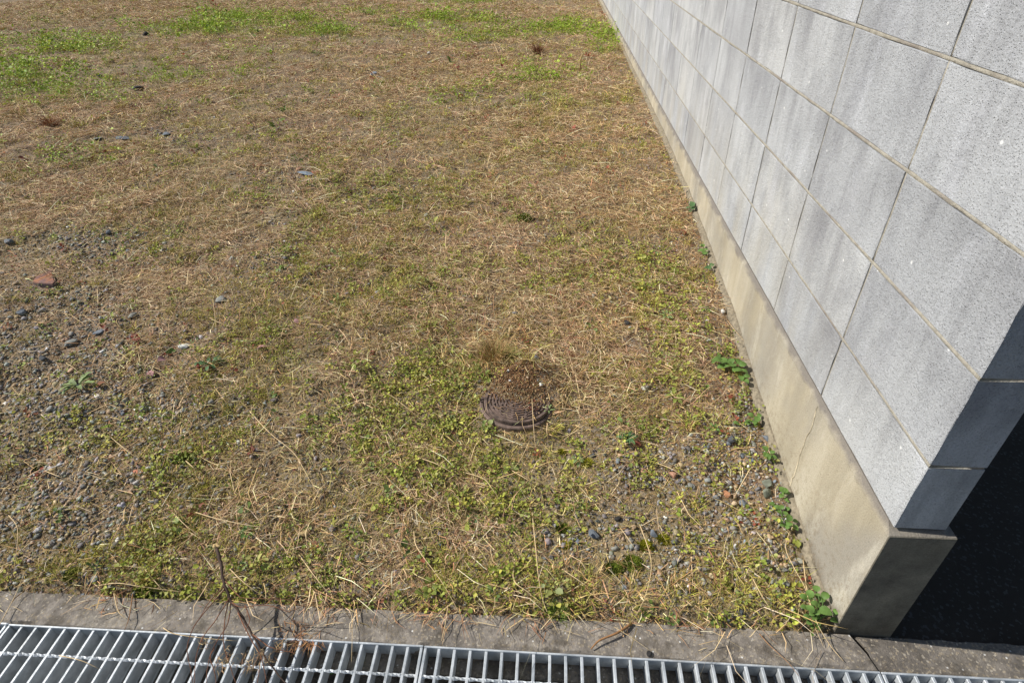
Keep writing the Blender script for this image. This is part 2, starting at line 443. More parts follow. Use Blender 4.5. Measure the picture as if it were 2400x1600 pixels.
def drain(name, x0, x1, top, mat, seed, skew0=0.0, skew1=0.0):
    """a U-shaped concrete drain channel; both lips carry the gratings on a recessed ledge"""
    prof = [(.0, -.85), (.0, top - .008), (-.003, top - .002)] + [(-.006 - .0142 * k, top) for k in range(1, 6)] + \
           [(GRATE_Y + .0145, top - .001), (GRATE_Y + .0105, top - .006), (GRATE_Y + .0085, KERB_Z - .047), (-.125, KERB_Z - .047),
            (-.13, -.72), (-.46, -.72), (-.466, KERB_Z - .047), (-.506, KERB_Z - .047), (-.508, top - .006), (-.512, top), (-.58, top), (-.6, top - .006), (-.6, -.85)]
    lo, hi = max(x0, -3.4), min(x1, 1.4)
    st = np.concatenate([np.linspace(x0, lo, 6)[:-1] if x0 < lo else [], np.linspace(lo, hi, max(8, int((hi - lo) / .012))), np.linspace(hi, x1, 6)[1:] if x1 > hi else []])
    v = []; f = []
    P = len(prof)
    r = np.random.default_rng(seed)
    for i, x in enumerate(st):
        for j, (y, z) in enumerate(prof):
            jz = (fbm(x, y, 24, 3, seed) - .5) * .006 if z > top - .02 else 0
            jy = (fbm(x, y + z, 40, 3, seed + 5) - .5) * .007 if z > top - .02 else 0
            if 8 <= j <= 10: jy -= 0.0; jz -= max(0, float(fbm(x, j * .3, 13, 3, seed + 8)) - .62) * .05
            t = (x - x0) / (x1 - x0)
            dx = 0
            if i == 0: dx = skew0 * (y / -.1) + r.normal(0, .002)
            if i == len(st) - 1: dx = skew1 * (y / -.1) + r.normal(0, .002)
            v.append((x + dx if -.12 < y else x, y + jy - .012, z + jz))
    n = len(st)
    for i in range(n - 1):
        for j in range(P - 1):
            f.append((i * P + j, (i + 1) * P + j, (i + 1) * P + j + 1, i * P + j + 1))
    f.append(tuple(range(P))); f.append(tuple((n - 1) * P + j for j in range(P - 1, -1, -1)))
    o = pydata(name, v, f, mat)
    return o
tag(drain('drain_channel', -6.0, .024, KERB_Z, M['kerb'], 3, 0, .035), 'grey concrete drain kerb edging the weedy lot', kind='structure')
tag(drain('drain_channel', .040, 4.0, KERB_Z - .008, M['kerb_dark'], 31, .042, 0), 'darker brown concrete drain kerb past the broken joint', kind='structure')
o = pydata('asphalt_yard', *box_data(-.2, 60, -.011, 60, -.6, -.371), M['asphalt']); o.data.transform(Matrix.Translation((.16, 0, 0)))
tag(o, 'black asphalt in the shade behind the wall', kind='structure')
tag(pydata('road', *box_data(-60, 60, -40, -.614, -.6, -.36), M['asphalt']), 'asphalt road in front of the drain', kind='structure')
tag(pydata('far_lane', *box_data(-60, -8.5, 14.6, 17.5, -.5, .0), M['kerb']), 'pale lane along the far edge of the lot', kind='structure')

# ------------------------------------------------------------------ the block wall
BT = .100                                          # block thickness
wall = tag(empty('block_wall', (0.05, 0, -.35)), 'long grey concrete block wall with stack-bonded courses on a beige foundation', 'wall')
off = Vector((-.05, 0, .35))
def wpart(name, v, f, mat, parent=wall, smooth=False):
    o = pydata(name, [Vector(p) + off for p in v], f, mat, parent, smooth)
    return o
H = [.021, .196, .400, .600, .800, 1.0, 1.2, 1.4, 1.6]
YL = [0.0] + [.4 * k - .0027 for k in range(1, 37)]
def block_mesh(name, L, Hh, seed, fine):
    r = np.random.default_rng(seed)
    nu, nv = (8, 5) if fine else (1, 1)
    ring = []
    for k in range(nu): ring.append((k / nu, 0))
    for k in range(nv): ring.append((1, k / nv))
    for k in range(nu): ring.append((1 - k / nu, 1))
    for k in range(nv): ring.append((0, 1 - k / nv))
    n = len(ring); v = []; f = []
    ch = .0014
    for lvl in range(4):
        for (a, b) in ring:
            y, z = a * L, b * Hh
            cy = (1 if a == 0 else -1 if a == 1 else 0); cz = (1 if b == 0 else -1 if b == 1 else 0)
            if lvl in (0, 3): y += cy * ch; z += cz * ch
            if fine and lvl in (0, 1):
                y += cy * abs(r.normal(0, .0013)); z += cz * abs(r.normal(0, .0013))
            x = (0, ch * .8, BT - ch * .8, BT)[lvl]
            v.append((x, y, z))
    for lvl in range(3):
        for k in range(n):
            f.append((lvl * n + k, lvl * n + (k + 1) % n, (lvl + 1) * n + (k + 1) % n, (lvl + 1) * n + k))
    f.append(tuple(range(n - 1, -1, -1))); f.append(tuple(3 * n + k for k in range(n)))
    me = bpy.data.meshes.new(name); me.from_pydata(v, [], f); me.update(); me.materials.append(M['block'])
    return me
HJ, VJ = .0031, .0025                              # half joints
meshes = {}
nblk = 0
for r_ in range(8):
    z0 = H[r_] + (HJ if r_ else 0); z1 = H[r_ + 1] - HJ
    for c_ in range(30):
        y0 = YL[c_] + (VJ if c_ else 0); y1 = YL[c_ + 1] - VJ
        fine = c_ < 7
        key = (round(y1 - y0, 3), round(z1 - z0, 3), fine, (r_ * 5 + c_ * 3) % 4 if fine else 0)
        if key not in meshes:
            meshes[key] = block_mesh('block', y1 - y0, z1 - z0, len(meshes), fine)
        o = bpy.data.objects.new('block', meshes[key]); C.objects.link(o); o.parent = wall
        o.location = Vector((random.uniform(-.0008, .0008), y0, z0)) + off
# mortar: one bed per joint line, struck nearly flush and a little ragged
def mortar_strip(name, axis, p, a0, a1, half, front, seed):
    n = max(8, int((a1 - a0) / (.02 if a1 < 7 else .03)))
    v = []; f = []
    r = np.random.default_rng(seed)
    for i in range(n + 1):
        t = a0 + (a1 - a0) * i / n
        fr = front + (float(fbm(t * 18, seed, 1, 3, seed)) - .5) * .0014
        hw = half + .0003 + max(0, float(fbm(t * 25, seed * 2.0, 1, 2, seed + 3)) - .45) * (.004 if axis == 'h' else .0015)
        for (x, s) in ((fr + .0008, -1.0), (fr + .0001, -.85), (fr - .0003, 0), (fr + .0001, .85), (fr + .0008, 1.0), (BT - .004, 1.0), (BT - .004, -1.0)):
            q = hw if x < .03 else half * .98
            if axis == 'h': p_ = p + (float(fbm(t * 6, seed * 3.1, 1, 2, seed + 6)) - .5) * .0022
            else: p_ = p
            v.append((x, t, p_ + s * q) if axis == 'h' else (x, p_ + s * q, t))
    for i in range(n):
        for k in range(7):
            a, b = i * 7 + k, i * 7 + (k + 1) % 7
            f.append((a, a + 7, b + 7, b) if axis == 'h' else (a, b, b + 7, a + 7))
    f.append(tuple(range(6, -1, -1))); f.append(tuple(n * 7 + k for k in range(7)))
    wpart(name, v, f, M['mortar'], wall, True)
for k in range(1, 9):
    mortar_strip('mortar_bed', 'h', H[k], .001, 12.0, HJ, .0013, k)
for c_ in range(1, 30):
    for r_ in range(8):
        mortar_strip('mortar_joint', 'v', YL[c_], H[r_] + (HJ if r_ else 0) + .0005, H[r_ + 1] - HJ - .0005, VJ, .0020, 40 + c_ * 9 + r_)
# foundation: beige concrete beam with a sloped top edge
FX0, FX1, FY0 = -.010, .120, -.0125
prof = [(FX0, -.46), (FX0, .004), (FX0 + .0015, .0085), (-.0006, .0195), (.1006, .0195), (FX1 - .001, .010), (FX1, .005), (FX1, -.46)]
st = [FY0, FY0 + .002] + list(np.linspace(.02, 4, 120)) + list(np.linspace(4.2, 12, 40))
v = []; f = []
P = len(prof)
for i, y in enumerate(st):
    for j, (x, z) in enumerate(prof):
        jx = (float(fbm(y, z, 6, 2, 2)) - .5) * .0022 if j in (1, 2) and i > 1 else 0
        zz = z - (.0105 if i < 2 and j in (3, 4) else 0) - (.0015 if i == 0 and 0 < j < P - 1 else 0)
        v.append((x + jx + (.0015 if i == 0 and j < 3 else 0), y, zz + (float(fbm(y, j, 8, 2, 6)) - .5) * .003 * (j in (2, 3))))
for i in range(len(st) - 1):
    for j in range(P - 1):
        f.append((i * P + j, i * P + j + 1, (i + 1) * P + j + 1, (i + 1) * P + j))
f.append(tuple(range(P - 1, -1, -1))); f.append(tuple((len(st) - 1) * P + j for j in range(P)))
found = wpart('foundation', v, f, M['foundation'])
found['label'] = 'beige concrete foundation beam with a grimy upper edge'
# lime-filled crack down the foundation
def face_ribbon(name, pts, wd, parent):
    v = []; f = []
    for i, (y, z, k) in enumerate(pts):
        for s in (-1, 1):
            v.append((FX0 - .0008, y + s * wd * k, z))
        v.append((FX0 - .0022, y, z))
    for i in range(len(pts) - 1):
        a = i * 3
        f += [(a, a + 2, a + 5, a + 3), (a + 2, a + 1, a + 4, a + 5)]
    o = pydata(name, [Vector(p) + off for p in v], f, M['crack'], parent)
    return o
cp = []
for k in range(22):
    t = k / 21
    cp.append((.375 - .012 * t + (float(fbm(t * 9, 3, 1, 3, 2)) - .5) * .02, .003 - .285 * t, (.35 + 1.0 * abs(float(fbm(t * 14, 8, 1, 2, 5)) - .5) * 2 + (.9 if t > .7 else 0))))
face_ribbon('crack', cp, .0016, found)
# rough footing that peeps out of the soil along the wall's foot
v = []; f = []
st = list(np.linspace(.02, 4, 330)) + list(np.linspace(4.05, 12, 160))
for y in st:
    g = float(ground_z(-.03, y))
    gz = float(np.interp(y, _py, _pz))
    wd = .012 + .016 * float(fbm(y, 1, 3, 4, 8)) + (float(fbm(y, 2, 30, 2, 2)) - .5) * .008
    top = gz + .016 + (float(fbm(y, 5, 9, 3, 3)) - .5) * .016
    v += [(FX0 - .0005, y, top + .003), (FX0 - wd * .3, y, top + .002 + (float(fbm(y, 9, 40, 2, 1)) - .5) * .005), (FX0 - wd * .8, y, top - .003), (FX0 - wd, y, top - .010), (FX0 - wd - .004, y, top - .06)]
for i in range(len(st) - 1):
    for j in range(4):
        a = i * 5 + j
        f.append((a, a + 1, a + 6, a + 5))
wpart('footing', v, f, M['footing'])

# ------------------------------------------------------------------ gratings
GX, GL = .0586, 1.0253
NBAR = 28
PITCH = GL / NBAR
GD = .042; GW = .400
def mesh_of(name, v, f, mat):
    me = bpy.data.meshes.new(name); me.from_pydata([tuple(map(float, p)) for p in v], [], f); me.update(); me.materials.append(mat); return me
def bar_mesh():
    """bearing bar: thick rounded head on a thinner web, foot flange; runs along y"""
    p = [(-.0024, 0), (-.0035, -.0014), (-.0035, -.006), (-.0019, -.009), (-.0019, -.036), (-.003, -.038), (-.003, -.042),
         (.003, -.042), (.003, -.038), (.0019, -.036), (.0019, -.009), (.0035, -.006), (.0035, -.0014), (.0024, 0)]
    n = len(p); L = GW - .010
    v = [(x, -.005, z) for x, z in p] + [(x, -.005 - L, z) for x, z in p]
    f = [(k, (k + 1) % n, n + (k + 1) % n, n + k) for k in range(n)] + [tuple(range(n - 1, -1, -1)), tuple(range(n, 2 * n))]
    return mesh_of('bar', v, f, M['zinc'])
def flat_mesh(name, x0, x1, y0, y1, z0, z1, ch=.0009):
    bm = bmesh.new()
    v, f = box_data(x0, x1, y0, y1, z0, z1)
    vv = [bm.verts.new(p) for p in v]
    for q in f: bm.faces.new([vv[k] for k in q])
    bmesh.ops.bevel(bm, geom=bm.edges[:], offset=ch, segments=1, affect='EDGES')
    me = bpy.data.meshes.new(name); bm.to_mesh(me); bm.free(); me.materials.append(M['zinc'])
    return me
def rod_mesh():
    """twisted square cross rod along x"""
    L = GL - .014; n = NBAR * 4
    v = []; f = []
    for i in range(n + 1):
        x = -L / 2 + L * i / n
        a = i * math.pi / 4 * .98
        r = .0036 + (.0012 if i % 4 == 0 else .0)
        for k in range(4):
            t = a + k * math.pi / 2
            v.append((x, r * math.cos(t), r * math.sin(t) * .9 - .0035))
    for i in range(n):
        for k in range(4):
            f.append((i * 4 + k, i * 4 + (k + 1) % 4, (i + 1) * 4 + (k + 1) % 4, (i + 1) * 4 + k))
    f += [(3, 2, 1, 0), tuple(n * 4 + k for k in range(4))]
    return mesh_of('cross_rod', v, f, M['zinc'])
mbar, mrod = bar_mesh(), rod_mesh()
mfr = flat_mesh('frame_bar', -GL / 2 + .0012, GL / 2 - .0012, -.0046, 0, -GD, .0012)
mend = flat_mesh('end_bar', -.0032, .0032, -GW + .0052, -.0052, -GD, .0008)
glabels = ['galvanised steel drain grating with a dead twig lying across it', 'galvanised steel drain grating between the other two, under the straw-littered kerb',
           'galvanised steel drain grating below the shaded asphalt, at the broken kerb joint', 'galvanised steel drain grating ending at the left edge of the picture']
for k, i in enumerate((-1, 0, 1, -2)):
    i = i - 1
    xc = GX + GL * (i + .5)
    g = tag(empty('drain_grating', (xc, GRATE_Y, KERB_Z), (.0035, -.002, .003, .001)[k]), glabels[k], 'grating', 'steel gratings over the drain')
    for y in (0, -GW + .0046):
        o = bpy.data.objects.new('frame_bar', mfr); C.objects.link(o); o.parent = g; o.location = (0, y, 0)
    for s in (-1, 1):
        o = bpy.data.objects.new('end_bar', mend); C.objects.link(o); o.parent = g; o.location = (s * (GL / 2 - .0048), 0, 0)
    for b in range(1, NBAR):
        o = bpy.data.objects.new('bar', mbar); C.objects.link(o); o.parent = g
        o.location = (-GL / 2 + b * PITCH + random.uniform(-.0004, .0004), 0, -.0006)
    for y in (-.067, -.167, -.267, -.360):
        o = bpy.data.objects.new('cross_rod', mrod); C.objects.link(o); o.parent = g; o.location = (0, y, 0)

# ------------------------------------------------------------------ manhole cover
def lathe(name, prof, n, mat, parent, ang=2 * math.pi):
    v = []; f = []
    for (r, z) in prof:
        for k in range(n):
            a = 2 * math.pi * k / n
            v.append((r * math.cos(a), r * math.sin(a), z))
    P = len(prof)
    for j in range(P - 1):
        for k in range(n):
            f.append((j * n + k, j * n + (k + 1) % n, (j + 1) * n + (k + 1) % n, (j + 1) * n + k))
    return pydata(name, v, f, mat, parent)
mh = tag(empty('inspection_cover', (MH[0], MH[1], -.256)), 'round brown plastic inspection cover half buried in soil', 'manhole cover')
mh.rotation_euler = (math.radians(-2), math.radians(2), 0)
lathe('frame_ring', [(.121, -.03), (.121, -.002), (.118, .001), (.111, .001), (.109, -.006), (.109, -.03)], 72, M['plastic'], mh)
pr = [(.1075, -.015), (.1075, .010), (.1060, .0125)]
rr = .104
pr.append((.098, .0125))
for k in range(8):
    r0 = .096 - k * .0105
    pr += [(r0, .0085), (r0 - .0035, .0085), (r0 - .0045, .0122), (r0 - .0090, .0122)]
pr += [(.008, .0085), (.0, .0085)]
lathe('lid', pr, 72, M['plastic'], mh)
ms = flat_mesh('stud', -.0024, .0024, -.0040, .0040, 0, .0060, .0008)
ms.materials.clear(); ms.materials.append(M['plastic'])
for k in range(1, 8):
    r0 = .0985 - k * .0115
    for a in range(max(6, int(r0 * 150))):
        o = bpy.data.objects.new('stud', ms); C.objects.link(o); o.parent = mh
        t = 2 * math.pi * (a + (k % 2) * .5) / max(6, int(r0 * 150))
        o.location = (r0 * math.cos(t), r0 * math.sin(t), .0086); o.rotation_euler = (0, 0, t)

# ------------------------------------------------------------------ single stones
STONES = []
def stone(u, v, fr, wpx, mat, label, flat=.5, asp=.8, name='stone', cat='stone', seed=None, group=None, up=.28):
    """wpx: width across in photo pixels"""
    p = on_ground(u, v, fr)
    dpt = float(-(ROT.T @ (p - CAM))[2])
    size = wpx * dpt / F_PX
    STONES.append((p[0], p[1], size * .5))
    r = np.random.default_rng(seed or int(u * 7 + v))
    bm = bmesh.new(); bmesh.ops.create_icosphere(bm, subdivisions=2, radius=.5 * size)
    ax = r.normal(0, 1, (9, 3)); ax /= np.linalg.norm(ax, axis=1)[:, None]; cut = r.uniform(.24, .43, 9) * size
    for q in bm.verts:
        c = np.array(q.co[:])
        for a, h in zip(ax, cut):
            e = c @ a - h
            if e > 0: c = c - a * e
        q.co = c * (1 + r.normal(0, .03))
    for q in bm.verts: q.co.y *= asp; q.co.z *= flat
    me = bpy.data.meshes.new(name); bm.to_mesh(me); bm.free()
    o = link(name, me, M[mat])
    o.rotation_euler = (r.normal(0, .12), r.normal(0, .12), r.uniform(0, 3))
    o.location = (p[0], p[1], p[2] + size * flat * up)
    return tag(o, label, cat, group)
stone(1462, 1022, 'V', 26, 'brick_red', 'rust-red pebble beside a small green rosette below the inspection cover')
stone(1545, 1092, 'V', 30, 'stone_pink', 'pale pink angular stone right of the inspection cover, nearest the grey chips', .6)
stone(1478, 1082, 'V', 20, 'stone_pink', 'smaller pinkish pebble just left of the pale pink angular stone')
stone(1670, 1136, 'V', 24, 'stone_orange', 'orange-pink stone lying near the foot of the wall', .5)
stone(530, 870, 'B', 32, 'stone_green', 'upper of two greenish grey rocks by the wall foot', .6)
stone(545, 1000, 'B', 33, 'stone_green', 'lower of two greenish grey rocks by the wall foot', .65)
stone(650, 830, 'B', 14, 'blue_grey', 'narrow pale blue-grey chip squeezed between the greenish rocks and the wall', .6, .6)
stone(745, 860, 'B', 15, 'stone_grey', 'light grey chip touching the wall footing above a green seedling', .6)
stone(80, 290, 'B', 27, 'slate_dark', 'dark slate stone standing left of the grey chips along the wall', .7)
stone(40, 345, 'B', 15, 'slate', 'small slate chip just below the dark slate stone')
stone(530, 270, 'B', 20, 'slate', 'grey chip leaning at the wall footing above the seedlings', .6)
stone(225, 1110, 'B', 24, 'slate', 'flat grey stone with a small green sprig at its lower edge', .45)
stone(470, 1315, 'B', 18, 'stone_tan', 'tan stone below the greenish grey rocks', .4)
stone(298, 635, 'B', 9, 'stone_white', 'tiny white pebble among the grey chips by the wall', .8)
stone(215, 490, 'B', 16, 'slate', 'bluish slate chip left of the tiny white pebble', .4)
stone(360, 560, 'B', 15, 'slate', 'bluish slate chip right of the tiny white pebble', .4)
stone(440, 540, 'B', 16, 'stone_grey', 'pale grey chip beneath the leafy seedling at the footing', .4)
stone(1615, 1125, 'R6', 19, 'slate', 'rounded grey stone right of the yellow moss clump below the cover', .6)
stone(1435, 1085, 'R6', 17, 'slate_dark', 'grey pebble directly above the yellow moss clump below the cover', .6)
stone(2115, 1295, 'R6', 20, 'stone_grey', 'pale grey stone at the end of a bent straw right of the pink stone', .5)
stone(2225, 1025, 'R6', 16, 'slate', 'grey chip between the rust-red pebble and the wall', .5)
stone(1050, 412, 'R6', 17, 'slate', 'blue-grey stone on top of the soil heap behind the inspection cover', .6)
stone(1080, 595, 'R6', 13, 'stone_white', 'pale stone on the right side of the soil heap', .6)
stone(858, 500, 'R6', 8, 'stone_white', 'small white pebble high on the soil heap', .8)
stone(868, 566, 'R6', 7, 'stone_white', 'small white pebble in the middle of the soil heap', .8)
stone(1790, 565, 'R6', 16, 'stone_orange', 'orange dry leaf-like chip in the weeds right of the soil heap', .35)
stone(1675, 175, 'R6', 20, 'stone_black', 'black clod in the weeds between cover and wall', .7)
stone(1660, 718, 'V', 17, 'stone_white', 'white pebble at the foot of the wall', .7)
stone(425, 797, 'V', 34, 'stone_white', 'shiny white flat stone on the gravel', .3, .6)
stone(705, 400, 'V', 46, 'blue_grey', 'flat blue-grey slate lying alone in the middle of the lot', .16, .8, up=.5)
stone(688, 390, 'V', 16, 'stone_pink', 'pinkish pebble touching the lone blue-grey slate', .5)
stone(860, 172, 'V', 26, 'blue_grey', 'pale slate chip far out, left one of the two', .25, .7, up=.5)
stone(892, 169, 'V', 20, 'blue_grey', 'pale slate chip far out, right one of the two', .25, .7, up=.5)
stone(655, 532, 'R8', 34, 'slate', 'grey slate sheet in the left distance, rightmost of its row', .15, .7, up=.6)
stone(490, 545, 'R8', 50, 'slate', 'long grey slate sheet in the left distance, middle of its row', .12, .5, up=.6)
stone(385, 548, 'R8', 24, 'stone_grey', 'grey slate chip in the left distance, leftmost of its row', .15, .6, up=.6)
stone(430, 920, 'R8', 20, 'slate', 'upright bluish stone in the dark gravel patch at left', .7, .6)
stone(35, 958, 'R8', 26, 'slate', 'bluish stone in the gravel at the left edge of the lot', .5)
stone(505, 990, 'R8', 14, 'slate', 'small bluish chip at the end of the dark gravel patch', .5)
stone(575, 138, 'R8', 22, 'stone_black', 'dark clod far out left of the bright clover', .5)
stone(540, 355, 'R8', 34, 'stone_black', 'flat dark clod in front of the bright clover clump', .35)
stone(390, 302, 'R8', 16, 'stone_black', 'small dark clod between the two clover patches at left', .5)
stone(1690, 213, 'R8', 10, 'stone_white', 'white speck of a pebble far out on bare straw', .7)
stone(140, 355, 'R7', 24, 'slate', 'pointed blue-grey stone in front of the broken brick', .7, .7)
stone(610, 470, 'R7', 30, 'slate', 'long slate chip right of the pointed blue-grey stone', .3, .5)
stone(440, 535, 'R7', 40, 'stone_grey', 'flat mottled grey stone in the left gravel', .3, .8)
stone(265, 630, 'R7', 20, 'slate_dark', 'dark chip left of the pale serrated weed', .5)
stone(815, 370, 'R7', 26, 'stone_grey', 'grey stone half under straw above the white flat stone', .4)
stone(1355, 270, 'R7', 34, 'stone_grey', 'pale grey stone under straw in the middle left of the lot', .35)
stone(880, 945, 'R7', 26, 'stone_grey', 'brownish grey stone at the upper edge of the left gravel', .5)
stone(750, 965, 'R7', 16, 'slate', 'small slate chip left of the brownish grey stone', .4)
stone(1000, 1215, 'R7', 16, 'slate', 'bluish chip left of the dark green moss clump in the gravel', .4)
stone(420, 195, 'R1', 12, 'stone_white', 'white pebble in the gravel above the drain kerb', .8)
stone(655, 465, 'R1', 22, 'stone_grey', 'pale round stone at the end of a pale straw, beside the kerb', .6)
stone(570, 572, 'R1', 17, 'slate', 'flat grey stone on the rim of the kerb', .4)
stone(150, 535, 'R1', 20, 'stone_green', 'greenish stone by the left end of the kerb', .5)
stone(680, 222, 'R2', 17, 'slate', 'grey-blue stone alone in the mossy grass above the kerb', .6)
stone(1735, 155, 'R2', 34, 'slate', 'broad bluish stone in the bare patch above the kerb', .45)
stone(1905, 52, 'R2', 22, 'stone_black', 'black stone above the broad bluish stone', .6)
stone(1625, 205, 'R2', 18, 'slate', 'small bluish stone left of the moss clumps above the kerb', .5)
stone(2150, 155, 'R2', 24, 'slate', 'bluish stone behind the right moss clump above the kerb', .5)
stone(1950, 520, 'R2', 20, 'slate', 'grey stone below the dark moss clump above the kerb', .4)
stone(2120, 975, 'R2', 16, 'stone_black', 'black crumb on the concrete kerb', .6)
stone(1150, 853, 'R2', 5, 'stone_white', 'tiny white pebble on the concrete kerb', .7)
stone(2030, 855, 'R2', 6, 'stone_white', 'tiny white sliver on the concrete kerb right of the brown twig', .5)
stone(400, 985, 'R3', 17, 'slate_dark', 'dark stone beside the kerb near the corner plant', .7)
stone(515, 950, 'R3', 14, 'stone_tan', 'brown pebble right of the dark stone beside the kerb', .7)
stone(705, 790, 'R3', 22, 'stone_grey', 'pale crumbly stone left of the corner plant', .6)
stone(100, 730, 'K', 17, 'stone_tan', 'brown soil-coated stone at the kerb left of the corner plant', .7)
stone(200, 770, 'K', 14, 'stone_grey', 'grey-brown stone at the kerb under the corner plant', .7)
stone(60, 120, 'R3', 19, 'stone_grey', 'pale grey stone in the grit left of the orange-pink stone', .5)
stone(430, 500, 'R3', 14, 'blue_grey', 'pale bluish chip in the bare soil by the wall foot', .4)

# broken piece of brick
p = on_ground(270, 165, 'R7')
outline = [(390, 900), (480, 760), (760, 640), (900, 565), (940, 720), (995, 890), (930, 960), (720, 945), (560, 930)]
FR['S'] = (40, 580, 11.2)
STONES.append((p[0], p[1], .06))
ob = empty('brick_shard', p)
bz = p[2] + .020
tp = [at_z(u, v, bz - .006 * (u < 520), 'S') - p for u, v in outline]
cx = sum(tp) / len(tp)
v = list(tp) + [cx + (q - cx) * 1.03 + np.array([0, 0, -.045]) for q in tp]
n = len(tp)
f = [tuple(range(n - 1, -1, -1))] + [(k, (k + 1) % n, n + (k + 1) % n, n + k) for k in range(n)]
me = bpy.data.meshes.new('brick_shard'); me.from_pydata([tuple(map(float, q)) for q in v], [], f); me.update()
bm = bmesh.new(); bm.from_mesh(me); bmesh.ops.recalc_face_normals(bm, faces=bm.faces[:]); bmesh.ops.bevel(bm, geom=bm.edges[:], offset=.003, segments=2, affect='EDGES'); bm.to_mesh(me); bm.free()
bpy.data.objects.remove(ob)
o = link('brick_shard', me, M['brick']); o.location = p
tag(o, 'broken triangular shard of orange-brown brick on the gravel', 'brick')

# ------------------------------------------------------------------ scatter tools
FOOT = CAM[:2]
def sample(n, p=1.5, r0=1.9, rmax=15.5, pad=.03):
    """world points around where one stands: as dense as can be nearby, thinning out with distance"""
    r = np.linspace(.3, rmax, 4000)
    pdf = r * np.minimum(1, (r0 / r) ** p)
    cdf = np.cumsum(pdf); cdf /= cdf[-1]
    rr = np.interp(rng.random(n), cdf, r)
    th = np.radians(rng.uniform(44, 178, n))
    x = FOOT[0] + rr * np.cos(th); y = FOOT[1] + rr * np.sin(th)
    k = (x < -FXOUT + 0.0) & (y > SOIL_Y - pad)
    return x[k], y[k]
FXOUT = .034
def dist(x, y): return np.hypot(x - FOOT[0], y - FOOT[1])
def sizescale(x, y): return np.maximum(1, (dist(x, y) / 2.4)) ** .55
class Field:
    """soft ellipses on the lot"""
    def __init__(s, items):
        s.e = []
        for (u, v, ru, rv, wt) in items:
            c = on_ground(u, v)[:2]
            a = on_ground(u + ru, v)[:2] - c
            b = (on_ground(u, max(v - rv, -30))[:2] - on_ground(u, v + rv)[:2]) / 2
            A = np.linalg.inv(np.stack([a, b], 1))
            s.e.append((c, A, wt))
    def __call__(s, x, y):
        t = np.zeros_like(x)
        for c, A, wt in s.e:
            p = A @ np.stack([x - c[0], y - c[1]])
            t = np.maximum(t, wt * np.exp(-(p ** 2).sum(0) ** 1.15 * .9))
        return t
F_gravel = Field([(60, 1150, 330, 170, 1), (40, 900, 320, 190, 1), (330, 960, 190, 110, .7), (200, 1230, 200, 90, .6), (240, 560, 180, 40, .8), (120, 700, 200, 80, .6), (640, 580, 90, 60, .4), (1720, 1120, 110, 150, 1),
                  (1630, 1250, 160, 80, .7), (1500, 1080, 110, 60, .7), (1760, 1290, 70, 80, .7), (1380, 1230, 130, 60, .5), (1740, 980, 60, 80, .8), (380, 310, 60, 15, .6), (690, 400, 60, 25, .5), (900, 470, 160, 60, .3)])
F_weed = Field([(1000, 1080, 330, 150, 1), (800, 1020, 240, 130, .8), (950, 880, 180, 80, .8), (1380, 730, 230, 110, .8), (1420, 850, 160, 70, .8), (1050, 1330, 420, 90, .8), (620, 1300, 300, 90, .5),
                (850, 1150, 260, 110, .7), (1640, 1340, 220, 90, .5), (420, 1290, 260, 90, .6), (560, 1150, 220, 100, .55), (1150, 560, 260, 90, .35), (1730, 860, 90, 80, .8), (900, 650, 260, 110, .35), (1560, 960, 160, 90, .55), (430, 1040, 180, 60, .3), (850, 450, 200, 60, .35), (620, 740, 200, 100, .25), (1500, 640, 110, 80, .45)])
F_moss = Field([(330, 1320, 230, 70, 1), (560, 1180, 260, 110, .8), (480, 1090, 130, 60, .6), (760, 1260, 200, 90, .6), (820, 560, 240, 100, .55), (1000, 480, 170, 60, .6), (640, 900, 180, 80, .5),
                (430, 500, 130, 80, .6), (470, 1040, 120, 40, .7), (1250, 1380, 380, 50, .6), (250, 380, 110, 40, .5), (60, 400, 80, 30, .7), (1330, 280, 120, 60, .5), (1380, 240, 80, 30, .5), (770, 380, 50, 20, .7), (1430, 530, 150, 60, .4), (520, 700, 150, 60, .4), (640, 1330, 160, 60, .6)])
F_clover = Field([(50, 185, 140, 38, 1), (110, 105, 130, 18, .8), (20, 150, 90, 20, .8), (400, 172, 75, 16, 1), (545, 165, 60, 14, .45), (545, 42, 90, 15, 1), (480, 65, 130, 14, .7), (690, 50, 60, 9, .9), (720, 76, 80, 12, .9), (420, 80, 60, 8, .5),
                  (1040, 42, 90, 11, 1), (960, 62, 110, 9, .7), (1130, 78, 80, 10, .9), (1260, 66, 120, 12, .8), (1080, 92, 60, 6, .7), (820, 30, 60, 6, .5), (1060, 5, 70, 5, .9), (1240, 172, 90, 22, .6), (1240, 218, 60, 14, .6), (1090, 225, 90, 20, .35), (1400, 90, 40, 25, .5), (190, 360, 60, 20, .4), (230, 225, 120, 12, .3), (560, 120, 60, 8, .3)])
F_dry = Field([(1450, 470, 230, 60, 1), (1560, 360, 80, 40, .9), (1080, 800, 110, 60, .9), (120, 460, 240, 60, .8), (680, 1410, 130, 60, .9), (1180, 1420, 300, 40, .7), (300, 820, 150, 60, .5), (1100, 160, 300, 40, .6), (300, 20, 600, 25, .8), (130, 260, 200, 40, .8), (1300, 600, 180, 50, .5), (1290, 900, 70, 60, .8), (880, 740, 200, 60, .4), (1200, 330, 250, 60, .7), (1750, 1420, 120, 30, .8), (1690, 1310, 120, 80, .7)])
F_bare = Field([(1190, 872, 60, 38, 1), (1190, 925, 70, 40, .8), (1660, 760, 60, 120, .5), (1700, 1210, 60, 60, .2), (1530, 1110, 150, 80, .2)])

